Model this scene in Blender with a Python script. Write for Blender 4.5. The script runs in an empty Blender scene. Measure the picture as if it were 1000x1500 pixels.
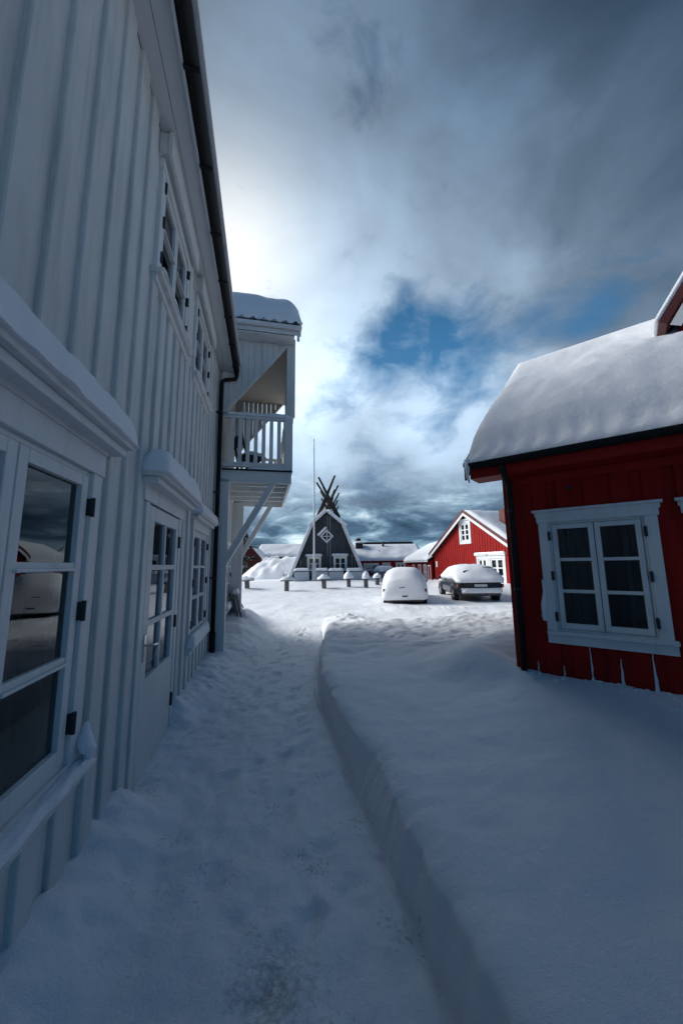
import bpy, math, random
from mathutils import Vector, Matrix, noise
random.seed(7)
R = math.radians
scn = bpy.context.scene
COL = scn.collection

# ------------------------------------------------------------------ camera numbers (fitted)
FPX, PITCH, ROLL, EYE = 522.36, .145923, -.0130222, 1.6
AZ_A, AZ_B, D_A, D_B = -.211177, -.8946197, .93, 4.586
_fw = Vector((0, math.cos(PITCH), math.sin(PITCH)))
_up0 = Vector((0, -math.sin(PITCH), math.cos(PITCH)))
_rt0 = Vector((1, 0, 0))
_rt = _rt0 * math.cos(ROLL) + _up0 * math.sin(ROLL)
_up = -_rt0 * math.sin(ROLL) + _up0 * math.cos(ROLL)
EYEP = Vector((0, 0, EYE))
def ray(px, py): return _rt * ((px - 500) / FPX) - _up * ((py - 750) / FPX) + _fw
def at(px, py, Y):
    d = ray(px, py); return EYEP + d * (Y / d.y)
cam = bpy.data.cameras.new('camera'); co = bpy.data.objects.new('camera', cam); COL.objects.link(co)
cam.sensor_fit = 'VERTICAL'; cam.sensor_height = 36; cam.lens = FPX / 1500 * 36
cam.clip_start = .02; cam.clip_end = 3000
M = Matrix((_rt, _up, -_fw)).transposed().to_4x4(); M.translation = EYEP
co.matrix_world = M
scn.camera = co

# ------------------------------------------------------------------ helpers
def new_mat(name): 
    m = bpy.data.materials.new(name); m.use_nodes = True
    nt = m.node_tree; b = nt.nodes['Principled BSDF']; return m, nt, b
def N(nt, typ, **kw):
    n = nt.nodes.new(typ)
    for k, v in kw.items():
        if k.startswith('i_'):
            n.inputs[k[2:].replace('_', ' ')].default_value = v
        else: setattr(n, k, v)
    return n
def ramp(nt, fac, stops):
    r = nt.nodes.new('ShaderNodeValToRGB'); e = r.color_ramp.elements
    while len(e) < len(stops): e.new(.5)
    for k, (p, c) in enumerate(stops):
        e[k].position = p; e[k].color = (c[0], c[1], c[2], 1) if not isinstance(c, (int, float)) else (c, c, c, 1)
    nt.links.new(fac, r.inputs[0]); return r.outputs[0]
def noise_n(nt, vec, scale, detail=4, rough=.55, dist=0):
    n = N(nt, 'ShaderNodeTexNoise'); n.inputs['Scale'].default_value = scale; n.inputs['Detail'].default_value = detail
    n.inputs['Roughness'].default_value = rough; n.inputs['Distortion'].default_value = dist
    if vec is not None: nt.links.new(vec, n.inputs['Vector'])
    return n.outputs['Fac']
def mapping(nt, vec, scale=(1, 1, 1), loc=(0, 0, 0)):
    m = N(nt, 'ShaderNodeMapping'); m.inputs['Scale'].default_value = scale; m.inputs['Location'].default_value = loc
    nt.links.new(vec, m.inputs['Vector']); return m.outputs[0]
def mixc(nt, fac, a, b, blend='MIX'):
    m = N(nt, 'ShaderNodeMix', data_type='RGBA', blend_type=blend)
    for s, v in ((0, fac), (6, a), (7, b)):
        if hasattr(v, 'links') or hasattr(v, 'is_linked'): nt.links.new(v, m.inputs[s])
        elif s == 0: m.inputs[0].default_value = v
        else: m.inputs[s].default_value = (*v[:3], 1)
    return m.outputs[2]
def bump(nt, h, strength, dist, b, prev=None):
    n = N(nt, 'ShaderNodeBump'); n.inputs['Strength'].default_value = strength; n.inputs['Distance'].default_value = dist
    nt.links.new(h, n.inputs['Height'])
    if prev is not None: nt.links.new(prev, n.inputs['Normal'])
    nt.links.new(n.outputs[0], b.inputs['Normal']); return n.outputs[0]

def wood(name, c1, c2, rough=.6, streak=1., dirt=None, dirtamt=.35, spec=.3):
    """painted board: grain along local z, blotches, a little weathering"""
    m, nt, b = new_mat(name)
    tc = N(nt, 'ShaderNodeTexCoord').outputs['Object']
    g = noise_n(nt, mapping(nt, tc, (26, 26, 1.6)), 1, 6, .6, .4)
    bl = noise_n(nt, tc, 1.7, 5, .6)
    col = mixc(nt, ramp(nt, bl, [(.3, 0), (.7, 1)]), c1, c2)
    if dirt is not None:
        dm = noise_n(nt, mapping(nt, tc, (9, 9, .8)), 1, 6, .65)
        col = mixc(nt, ramp(nt, dm, [(.5, 0), (.78, dirtamt)]), col, dirt)
    nt.links.new(col, b.inputs['Base Color'])
    b.inputs['Roughness'].default_value = rough; b.inputs['Specular IOR Level'].default_value = spec
    bump(nt, g, .35 * streak, .004, b)
    return m
def plain(name, c, rough=.5, metal=0., spec=.4, var=.15):
    m, nt, b = new_mat(name)
    tc = N(nt, 'ShaderNodeTexCoord').outputs['Object']
    n = noise_n(nt, tc, 7, 5)
    c0 = tuple(max(0, x * (1 - var)) for x in c); c1 = tuple(min(1, x * (1 + var)) for x in c)
    nt.links.new(mixc(nt, n, c0, c1), b.inputs['Base Color'])
    b.inputs['Roughness'].default_value = rough; b.inputs['Metallic'].default_value = metal
    b.inputs['Specular IOR Level'].default_value = spec
    return m
def snow_mat(name, fine=1., dirt=False):
    m, nt, b = new_mat(name)
    tc = N(nt, 'ShaderNodeTexCoord').outputs['Object']
    big = noise_n(nt, tc, 1.3, 4)
    col = mixc(nt, big, (.78, .80, .84), (.86, .87, .89))
    if dirt:
        geo = N(nt, 'ShaderNodeNewGeometry').outputs['Position']
        vd = N(nt, 'ShaderNodeVectorMath', operation='DISTANCE'); nt.links.new(geo, vd.inputs[0]); vd.inputs[1].default_value = (-.28, 1.6, 0)
        fall = ramp(nt, vd.outputs['Value'], [(.05, 1), (.7, 0)])
        sp = noise_n(nt, geo, 34, 9, .78, .0)
        th = N(nt, 'ShaderNodeMath', operation='MULTIPLY'); nt.links.new(fall, th.inputs[0]); nt.links.new(sp, th.inputs[1])
        msk = ramp(nt, th.outputs[0], [(.38, 0), (.60, .6)])
        col = mixc(nt, msk, col, (.12, .115, .10))
        # old grit trodden into the path
        sp2 = noise_n(nt, geo, 55, 3, .6); sp3 = noise_n(nt, geo, 3.1, 3)
        mm = N(nt, 'ShaderNodeMath', operation='MULTIPLY'); nt.links.new(sp2, mm.inputs[0]); nt.links.new(sp3, mm.inputs[1])
        sx = N(nt, 'ShaderNodeSeparateXYZ'); nt.links.new(geo, sx.inputs[0])
        low = ramp(nt, sx.outputs['Z'], [(.03, 1), (.09, 0)])
        m2 = N(nt, 'ShaderNodeMath', operation='MULTIPLY'); nt.links.new(low, m2.inputs[0])
        nt.links.new(ramp(nt, mm.outputs[0], [(.34, 0), (.40, .5)]), m2.inputs[1])
        col = mixc(nt, m2.outputs[0], col, (.30, .31, .32))
    nt.links.new(col, b.inputs['Base Color'])
    b.inputs['Roughness'].default_value = .55; b.inputs['Specular IOR Level'].default_value = .25
    b.inputs['Subsurface Weight'].default_value = .0
    h1 = noise_n(nt, tc, 14, 6, .65); h2 = noise_n(nt, tc, 160, 3, .6)
    h3 = noise_n(nt, tc, 4.5, 5, .6)
    p = bump(nt, h3, .22, .05, b)
    p = bump(nt, h1, .5 * fine, .02, b, p)
    bump(nt, h2, .6 * fine, .005, b, p)
    return m
def glass_mat(name, tint=(.55, .6, .62)):
    m = bpy.data.materials.new(name); m.use_nodes = True; nt = m.node_tree; nt.nodes.clear()
    out = N(nt, 'ShaderNodeOutputMaterial'); mx = N(nt, 'ShaderNodeMixShader')
    tr = N(nt, 'ShaderNodeBsdfTransparent'); tr.inputs[0].default_value = (*tint, 1)
    gl = N(nt, 'ShaderNodeBsdfGlossy'); gl.inputs['Roughness'].default_value = .015; gl.inputs['Color'].default_value = (.9, .95, 1, 1)
    fr = N(nt, 'ShaderNodeFresnel'); fr.inputs[0].default_value = 1.55
    tc = N(nt, 'ShaderNodeTexCoord').outputs['Object']
    bp = N(nt, 'ShaderNodeBump'); bp.inputs['Strength'].default_value = .02; bp.inputs['Distance'].default_value = .05
    nt.links.new(noise_n(nt, tc, 2.2, 2), bp.inputs['Height'])
    nt.links.new(bp.outputs[0], gl.inputs['Normal'])
    nt.links.new(fr.outputs[0], mx.inputs[0]); nt.links.new(tr.outputs[0], mx.inputs[1]); nt.links.new(gl.outputs[0], mx.inputs[2])
    nt.links.new(mx.outputs[0], out.inputs[0]); return m

MT = {}
MT['white'] = wood('white_painted_board', (.56, .58, .57), (.65, .67, .66), dirt=(.27, .29, .27), dirtamt=.6)
MT['trim'] = wood('white_trim_paint', (.62, .645, .645), (.69, .71, .71), .5, .6, dirt=(.36, .37, .36), dirtamt=.45)
MT['soffit'] = wood('white_soffit_paint', (.56, .585, .60), (.62, .64, .65), .5, .4)
MT['beige'] = wood('beige_board', (.42, .39, .35), (.48, .45, .41), .6, .6)
MT['red'] = wood('red_painted_board', (.24, .007, .006), (.31, .012, .009), .7, 1.2, dirt=(.09, .006, .007), dirtamt=.85, spec=.15)
MT['redtrim'] = wood('red_trim_paint', (.27, .009, .008), (.33, .013, .010), .6, .6, spec=.2)
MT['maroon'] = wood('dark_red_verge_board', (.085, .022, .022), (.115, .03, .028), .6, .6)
MT['dark'] = wood('dark_tarred_board', (.030, .034, .040), (.062, .069, .079), .75, 1.6, dirt=(.12, .125, .135), dirtamt=.6)
MT['pole'] = wood('dark_log', (.012, .011, .0105), (.025, .023, .021), .8, 1.)
MT['black'] = plain('black_gutter_metal', (.005, .0055, .006), .6, 0, .25)
MT['hinge'] = plain('dark_hinge_iron', (.03, .033, .038), .55, .3)
MT['steel'] = plain('steel', (.55, .56, .58), .3, .9)
MT['tile'] = plain('dark_roof_tile', (.02, .02, .023), .6)
MT['grey'] = plain('grey_box_paint', (.42, .47, .52), .6)
MT['concrete'] = plain('grey_foundation', (.22, .21, .205), .85)
MT['tablewood'] = wood('grey_weathered_wood', (.10, .10, .105), (.16, .155, .15), .8, 1.)
MT['snow'] = snow_mat('snow')
MT['snowg'] = snow_mat('snow_ground', 1., True)
MT['glass'] = glass_mat('window_glass')
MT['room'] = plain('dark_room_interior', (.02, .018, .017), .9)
MT['curtain'] = wood('grey_curtain_cloth', (.15, .14, .135), (.2, .19, .18), .95, .3)
MT['curtainw'] = wood('pale_curtain_cloth', (.42, .43, .43), (.5, .51, .51), .95, .3)
MT['carblack'] = plain('dark_car_paint', (.014, .017, .022), .25, .1, .6)
MT['carsilver'] = plain('silver_car_paint', (.35, .37, .40), .3, .4, .5)
MT['rubber'] = plain('tyre_rubber', (.012, .012, .013), .85)
MT['lamp'] = plain('red_tail_lamp', (.12, .008, .008), .25)
MT['plate'] = plain('white_plate', (.5, .52, .54), .5)
MT['cloth'] = plain('dark_winter_clothes', (.012, .014, .02), .9)
MT['skin'] = plain('skin', (.35, .2, .15), .6)
MT['bark'] = plain('dark_bark', (.03, .026, .024), .9)
MT['leaf'] = plain('dark_needles', (.012, .022, .018), .8)
MT['flagwhite'] = plain('white_pole_paint', (.62, .65, .68), .4)

class MB:
    def __init__(s): s.v = []; s.f = []
    def add(s, vs, fs):
        o = len(s.v); s.v += [tuple(p) for p in vs]; s.f += [tuple(i + o for i in f) for f in fs]
    def hexa(s, p):  # p: 4 bottom ccw, 4 top ccw
        s.add(p, [(3, 2, 1, 0), (4, 5, 6, 7), (0, 1, 5, 4), (1, 2, 6, 5), (2, 3, 7, 6), (3, 0, 4, 7)])
    def box(s, x0, x1, y0, y1, z0, z1):
        s.hexa([(x0, y0, z0), (x1, y0, z0), (x1, y1, z0), (x0, y1, z0), (x0, y0, z1), (x1, y0, z1), (x1, y1, z1), (x0, y1, z1)])
    def beam(s, p, q, w, h, up=(0, 0, 1)):
        p = Vector(p); q = Vector(q); d = (q - p).normalized(); a = d.cross(Vector(up)); 
        if a.length < 1e-5: a = d.cross(Vector((1, 0, 0)))
        a.normalize(); b = a.cross(d).normalized()
        a *= w / 2; b *= h / 2
        s.hexa([p - a - b, p + a - b, p + a + b, p - a + b, q - a - b, q + a - b, q + a + b, q - a + b])
    def prism(s, pts, off):  # planar polygon swept by vector off
        n = len(pts); off = Vector(off); a = [Vector(p) for p in pts]; b = [p + off for p in a]
        s.add(a + b, [tuple(range(n))[::-1], tuple(range(n, 2 * n))] + [(i, (i + 1) % n, n + (i + 1) % n, n + i) for i in range(n)])
    def tube(s, pts, r, n=8, r1=None):
        pts = [Vector(p) for p in pts]; rings = []; prev = None
        for i, p in enumerate(pts):
            d = (pts[min(i + 1, len(pts) - 1)] - pts[max(i - 1, 0)]).normalized()
            a = d.cross(Vector((0, 0, 1))) if prev is None else (prev - d * prev.dot(d))
            if a.length < 1e-4: a = d.cross(Vector((1, 0, 0)))
            a.normalize(); prev = a; b = d.cross(a)
            rr = r if r1 is None else r + (r1 - r) * i / max(1, len(pts) - 1)
            rings.append([p + a * (rr * math.cos(2 * math.pi * k / n)) + b * (rr * math.sin(2 * math.pi * k / n)) for k in range(n)])
        vs = [v for rg in rings for v in rg]; fs = []
        for i in range(len(rings) - 1):
            for k in range(n):
                fs.append((i * n + k, i * n + (k + 1) % n, (i + 1) * n + (k + 1) % n, (i + 1) * n + k))
        fs.append(tuple(range(n))[::-1]); fs.append(tuple(range((len(rings) - 1) * n, len(rings) * n)))
        s.add(vs, fs)
    def grid(s, P, closed_bottom=None):  # P[i][j] points ; optional bottom grid points
        n, m = len(P), len(P[0]); vs = [p for r in P for p in r]
        fs = [(i * m + j, (i + 1) * m + j, (i + 1) * m + j + 1, i * m + j + 1) for i in range(n - 1) for j in range(m - 1)]
        if closed_bottom is not None:
            o = n * m; vs += [p for r in closed_bottom for p in r]
            fs += [tuple(o + k for k in f[::-1]) for f in fs]
            br = [(i, 0) for i in range(n)] + [(n - 1, j) for j in range(1, m)] + [(i, m - 1) for i in range(n - 2, -1, -1)] + [(0, j) for j in range(m - 2, 0, -1)]
            for a, b in zip(br, br[1:] + br[:1]):
                ia, ib = a[0] * m + a[1], b[0] * m + b[1]
                fs.append((ia, o + ia, o + ib, ib))
        s.add(vs, fs)
    def rope(s, pts, rs, n=8):
        pts = [Vector(p) for p in pts]; rings = []
        for p, r in zip(pts, rs): rings += [p + Vector((r * math.cos(2 * math.pi * k / n), r * .7 * math.sin(2 * math.pi * k / n), 0)) for k in range(n)]
        L_ = len(pts); s.add(rings, [(i * n + k, i * n + (k + 1) % n, (i + 1) * n + (k + 1) % n, (i + 1) * n + k) for i in range(L_ - 1) for k in range(n)] + [tuple(range(n))[::-1], tuple(range((L_ - 1) * n, L_ * n))])
    def build(s, name, mat, parent=None, smooth=False, bevel=0, sub=0):
        me = bpy.data.meshes.new(name); me.from_pydata(s.v, [], s.f); me.update()
        import bmesh
        bm = bmesh.new(); bm.from_mesh(me); bmesh.ops.recalc_face_normals(bm, faces=bm.faces)
        bm.to_mesh(me); bm.free()
        o = bpy.data.objects.new(name, me); COL.objects.link(o)
        if mat: me.materials.append(MT[mat])
        if smooth:
            for p in me.polygons: p.use_smooth = True
        if bevel:
            b = o.modifiers.new('bevel', 'BEVEL'); b.width = bevel; b.segments = 2; b.limit_method = 'ANGLE'; b.angle_limit = R(40)
        if sub:
            b = o.modifiers.new('sub', 'SUBSURF'); b.levels = sub; b.render_levels = sub
        if parent: o.parent = parent
        return o
def mbox(*a):
    m = MB(); m.box(*a); return m
def thing(name, label, cat, loc=(0, 0, 0), rz=0., group=None):
    o = bpy.data.objects.new(name, None); COL.objects.link(o); o.location = loc; o.rotation_euler = (0, 0, rz)
    o.empty_display_size = .2
    return tag(o, label, cat, group)
def tag(o, label, cat, group=None):
    o['label'] = label; o['category'] = cat
    if group: o['group'] = group
    return o
def fb(x, y, z=0., oc=4): return noise.fractal(Vector((x, y, z)), 1., 2., oc)
def sstep(a, b, x):
    t = max(0., min(1., (x - a) / (b - a))); return t * t * (3 - 2 * t)

# snow ------------------------------------------------------------------
def snow_ledge(mb, x0, x1, y0, y1, z, h, seed=0., endr=.12, nx=None, pw=2.4, zf=None):
    """rounded strip of snow along x on a ledge"""
    nx = nx or max(8, int((x1 - x0) / .04)); ny = 9; T = []; B = []
    for i in range(nx + 1):
        x = x0 + (x1 - x0) * i / nx; rt = []; rb = []
        e = min(x - x0, x1 - x) / endr; e = 1 if e > 1 else math.sqrt(max(0, 1 - (1 - e) ** 2))
        hh = h * (1 + .16 * fb(x * 2.0, seed, 3.1)) * max(e, .02)
        zz = z if zf is None else z + zf(x)
        for j in range(ny + 1):
            v = 2 * j / ny - 1
            yy = (y0 + y1) / 2 + (y1 - y0) / 2 * v * (.9 + .1 * e) + .012 * fb(x * 7, v * 2, seed)
            zt = zz + hh * max(0, 1 - abs(v) ** pw) ** (1 / pw) + (.012 * fb(x * 9, v * 3, seed + 5) if abs(v) < .95 else 0) * e
            rt.append((x, yy, zt)); rb.append((x, yy, zz - .004))
        T.append(rt); B.append(rb)
    mb.grid(T, B)
def snow_roof(mb, x0, x1, ye, ze, yr, zr, T, seed=0., nx=40, ny=36, strip=0., both=True, edge=.35, bulge=.05, over=.03, step=.12, edgex=None):
    """snow blanket on a gable roof whose ridge runs along x; ye/ze eave, yr/zr ridge"""
    edgex = edgex or edge
    sl = (zr - ze) / (yr - ye); yb = 2 * yr - ye if both else yr + .05
    sgn = 1 if yr > ye else -1
    Tp = []; Bt = []
    for i in range(nx + 1):
        u = i / nx; u = u + .12 * math.sin(2 * math.pi * u) / (2 * math.pi) * -1; rt = []; rb = []
        x = x0 + (x1 - x0) * u
        ex = min(x - x0, x1 - x) / edgex; ex = 1 if ex > 1 else max(0, 1 - (1 - ex) ** 2) ** .5
        for j in range(ny + 1):
            v = j / ny; v = .5 - .5 * math.cos(math.pi * v) * (.55 + .45 * abs(math.cos(math.pi * v)))
            y = ye + (yb - ye) * v
            base = zr - abs(sl) * abs(y - yr)
            rnd = zr - abs(sl) * (math.sqrt((y - yr) ** 2 + .5 ** 2) - .12)
            d0 = abs(y - ye) * math.hypot(1, sl); d1 = abs(yb - y) * math.hypot(1, sl)
            t = T
            de = min(d0, d1)
            e = 1 if de > edge else max(0, 1 - (1 - de / edge) ** 2) ** .5
            if strip and d0 < strip + edge:
                w = sstep(strip - .01 + .03 * fb(x * 3, seed), strip + step, d0)
                thin = .05 + .02 * math.sin(x * 2 * math.pi / .22) + .02 * fb(x * 4, 1.)
                e2 = 1 if d0 > .05 else max(0, 1 - (1 - d0 / .05) ** 2) ** .5
                tt = (thin * e2) * (1 - w) + T * w * min(1, .8 + .2 * (d0 - strip) / edge)
                t = tt * ex
                if edgex and x > .1 and strip - .10 < d0 < strip + .02 and math.sin(x * 2 * math.pi / .22 + 1.2) > .35 - .25 * (x - .1): t = -.02
            else:
                t = T * e * ex
            n = (.10 * fb(x * .7, y * .7, seed) + .016 * fb(x * 5, y * 5, seed)) * min(e, ex) * (T / .3) if t > 0 else 0.
            if strip and d0 < strip and t > 0: n = .022 * fb(x * 6, y * 9, 3.)
            z = max(base, min(rnd, base + .25)) * 1. if t > .1 else base
            z = base + (max(0, rnd - base) if False else 0) + t + n
            z = min(z, rnd + T + .02) if t > .1 else z
            yy = y - sgn * (over * (1 - e)) if de < edge and d0 < d1 else y
            xx = x + (bulge * (1 if u > .5 else -1) * (1 - (1 - ex)) * (1 if ex < .999 else 0)) * .0
            rt.append((xx, yy, z)); rb.append((xx, yy, base - .045))
        Tp.append(rt); Bt.append(rb)
    mb.grid(Tp, Bt)

# walls -------------------------------------------------------------------
def spans(z0, z1, cuts):
    out = [(z0, z1)]
    for a, b in cuts:
        nw = []
        for p, q in out:
            if b <= p or a >= q: nw.append((p, q)); continue
            if a > p: nw.append((p, a))
            if b < q: nw.append((b, q))
        out = nw
    return [s for s in out if s[1] - s[0] > .02]
def board_wall(x0, x1, z0, z1, holes, pitch=.25, bw=.13, proud=.022, t=.06, pad=.02, ztop=None, seed=1, y=0., phase=0.):
    """boards on boards: holes = (xa, xb, za, zb, casing)"""
    rnd = random.Random(seed); m = MB()
    zt = ztop or (lambda x: z1)
    brk = sorted({x0, x1} | {h[0] for h in holes if x0 < h[0] < x1} | {h[1] for h in holes if x0 < h[1] < x1} | ({x0 + (x1 - x0) * k / 24 for k in range(1, 24)} if ztop else set()))
    for a, b in zip(brk, brk[1:]):
        if b - a < 1e-4: continue
        c = (a + b) / 2; cuts = [(h[2], h[3]) for h in holes if h[0] < c < h[1]]
        top = max(zt(a), zt(b))
        for p, q in spans(z0, top, cuts):
            if ztop and q == top:
                qa, qb = zt(a), zt(b)
                if max(qa, qb) - p < .03: continue
                qa = max(qa, p + .01); qb = max(qb, p + .01)
                m.hexa([(a, y, p), (b, y, p), (b, y + t, p), (a, y + t, p), (a, y, qa), (b, y, qb), (b, y + t, qb), (a, y + t, qa)])
            else: m.box(a, b, y, y + t, p, q)
    x = x0 + bw / 2 + .005 + phase
    while x < x1 - bw / 2:
        w = bw * rnd.uniform(.93, 1.07); xc = x + rnd.uniform(-.006, .006); a, b = xc - w / 2, xc + w / 2
        pr = proud * rnd.uniform(.85, 1.15)
        cuts = [(h[2] - h[4], h[3] + h[4]) for h in holes if b > h[0] - h[4] and a < h[1] + h[4]]
        top = min(zt(a), zt(b))
        for p, q in spans(z0, top, cuts):
            c = .006; yy = y + .003
            prof = [(a, yy), (a, y - pr + c), (a + c, y - pr), (b - c, y - pr), (b, y - pr + c), (b, yy)]
            m.prism([(px, py, p) for px, py in prof], (0, 0, q - p))
        x += pitch
    return m

def window(par, x0, x1, z0, z1, sashes=2, rows=3, cols=1, casing=.1, y=0., fr=.05, mun=.03, hood=None, sill=None, snow=0., hinges=True, curtain=None, open_room=True, sillsnow=0., name='window', label=None, mat='trim', caspr=.032, rowz=None, hoodsnow=0., simple=False, bottomcas=True):
    m = MB(); pr = caspr
    # casing boards
    if casing:
        m.box(x0 - casing, x0, y - pr, y + .01, z0 - (casing if bottomcas else 0), z1)
        m.box(x1, x1 + casing, y - pr, y + .01, z0 - (casing if bottomcas else 0), z1)
        m.box(x0 - casing - .015, x1 + casing + .015, y - pr - .006, y + .01, z1, z1 + casing * 1.25)
        if bottomcas: m.box(x0, x1, y - pr + .003, y + .01, z0 - casing, z0)
    # outer jamb
    j = .025
    m.box(x0, x0 + j, y - .012, y + .1, z0, z1); m.box(x1 - j, x1, y - .012, y + .1, z0, z1)
    m.box(x0 + j, x1 - j, y - .012, y + .1, z0, z0 + j); m.box(x0 + j, x1 - j, y - .012, y + .1, z1 - j, z1)
    w = (x1 - x0 - 2 * j) / sashes; pane = MB(); g = .004
    for s in range(sashes):
        a = x0 + j + s * w + g; b = a + w - 2 * g; c, d = z0 + j + g, z1 - j - g
        ya, yb = y - .02, y + .025
        m.box(a, a + fr, ya, yb, c, d); m.box(b - fr, b, ya, yb, c, d)
        m.box(a + fr, b - fr, ya, yb, c, c + fr * 1.25); m.box(a + fr, b - fr, ya, yb, d - fr, d)
        ia, ib, ic, id_ = a + fr, b - fr, c + fr * 1.25, d - fr
        zs = rowz or [ic + (id_ - ic) * k / rows for k in range(1, rows)]
        for zz in zs:
            m.box(ia, ib, ya + .004, yb - .004, zz - mun / 2, zz + mun / 2)
            if not simple: m.box(ia - .012, ib + .012, ya - .012, ya + .0035, zz - mun / 2 - .001, zz - mun / 2 + .014)
        for k in range(1, cols):
            xx = ia + (ib - ia) * k / cols; lv = [ic] + [zz for zz in zs] + [id_]
            for p, q in zip(lv, lv[1:]):
                m.box(xx - mun / 2, xx + mun / 2, ya + .006, yb - .006, p + (mun / 2 if p != ic else 0), q - (mun / 2 if q != id_ else 0))
        pane.add([(ia, y + .006, ic), (ib, y + .006, ic), (ib, y + .006, id_), (ia, y + .006, id_)], [(0, 1, 2, 3)])
    wo = m.build(name, mat, par, bevel=0 if simple else .004)
    if label: wo['label'] = label
    pane.build('pane', 'glass', wo)
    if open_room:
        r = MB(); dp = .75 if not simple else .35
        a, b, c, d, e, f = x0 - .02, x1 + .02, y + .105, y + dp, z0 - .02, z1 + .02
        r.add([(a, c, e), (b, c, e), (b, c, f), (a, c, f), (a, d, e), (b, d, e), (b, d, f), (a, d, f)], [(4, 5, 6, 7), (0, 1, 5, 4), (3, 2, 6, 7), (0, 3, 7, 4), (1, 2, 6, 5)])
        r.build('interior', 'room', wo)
    for (ca, cb, cz0, cz1, cm) in (curtain or []):
        P = []; nn = max(12, int((cb - ca) / .012))
        for i in range(nn + 1):
            xx = ca + (cb - ca) * i / nn; yy = y + .17 + .018 * math.sin(xx * 95 + 1.5 * math.sin(xx * 23)) + .008 * math.sin(xx * 41)
            P.append([(xx, yy + .006 * fb(xx * 4, k), cz0 + (cz1 - cz0) * k / 4) for k in range(5)])
        cu = MB(); cu.grid(P); cu.build('curtain', cm, wo, smooth=True)
    if hood:
        hx0, hx1, hz, hp = hood
        h = MB(); h.box(hx0, hx1, y - hp, y + .0, hz, hz + .03); h.box(hx0 + .02, hx1 - .02, y - hp + .035, y - .001, hz - .045, hz - .0015)
        ho = h.build('hood', mat, wo, bevel=.005)
        if hoodsnow:
            sb = MB(); snow_ledge(sb, hx0 - .01, hx1 + .02, y - hp - .03, y + .02, hz + .03, hoodsnow, seed=hx0 * 3); sb.build('snow_cap', 'snow', wo, smooth=True)
    if sill:
        sx0, sx1, sz, spj = sill
        h = MB(); h.box(sx0, sx1, y - spj, y - .0, sz, sz + .04); h.box(sx0 + .02, sx1 - .02, y - spj + .04, y - .001, sz - .06, sz - .0015)
        h.build('sill', mat, wo, bevel=.005)
        if sillsnow:
            sb = MB(); snow_ledge(sb, sx0, sx1, y - spj - .02, y - .0, sz + .04, sillsnow, seed=sx0 * 5 + 1); sb.build('snow_cap', 'snow', wo, smooth=True)
    if hinges and not simple:
        for xx in ([x0 - .008, x1 - .008 + .0] if sashes > 1 else [x1 - .008]):
            for fz in (.13, .5, .87):
                zz = z0 + (z1 - z0) * fz
                hb = MB(); hb.tube([(xx + .008, y - pr - .006, zz - .05), (xx + .008, y - pr - .006, zz + .05)], .011, 8); hb.box(xx - .006, xx + .022, y - pr - .004, y - .005, zz - .045, zz + .045)
                hb.build('hinge', 'hinge', wo)
    return wo

# ------------------------------------------------------------------ frames
dA = Vector((math.sin(AZ_A), math.cos(AZ_A), 0)); nA = Vector((math.cos(AZ_A), -math.sin(AZ_A), 0))
dB = Vector((math.sin(AZ_B), math.cos(AZ_B), 0)); nB = Vector((math.cos(AZ_B), -math.sin(AZ_B), 0))
rzA = math.atan2(dA.y, dA.x); rzB = math.atan2(-dB.y, -dB.x)
def WA(s, y, z=0.): return s * dA + (-D_A - y) * nA + Vector((0, 0, z))
def WB(t, y, z=0.): return -t * dB + (D_B + y) * nB + Vector((0, 0, z))

# ------------------------------------------------------------------ ground
_bot = [(-6, .6), (0, .47), (1.2, .43), (1.52, .377), (1.89, .30), (2.365, .181), (2.82, .072), (3.53, -.067), (4.76, -.33), (5.6, -.39), (6.6, -.42), (7.6, -.40), (8.4, -.46), (9.2, -.52), (9.8, -.56), (10.6, -.6), (12, -.6)]
_top = [(-6, .7), (0, .56), (1.2, .487), (1.44, .443), (1.81, .365), (2.2, .291), (2.72, .223), (3.2, .06), (3.62, -.045), (4.59, -.27), (5.6, -.33), (6.6, -.36), (7.6, -.33), (8.4, -.36), (9.2, -.36), (9.8, -.32), (10.6, -.25), (12, -.2)]
def lut(T, y):
    if y <= T[0][0]: return T[0][1]
    for (a, b), (c, d) in zip(T, T[1:]):
        if y <= c: return b + (d - b) * (y - a) / (c - a)
    return T[-1][1]
prints = []
_r = random.Random(12); _y = .9
while _y < 9.5:
    _c = lut(_bot, _y) - _r.uniform(.25, .95); prints.append((_c, _y, _r.uniform(-.35, .1) - .15, _r.uniform(.010, .022))); _y += _r.uniform(.10, .24)
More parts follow.
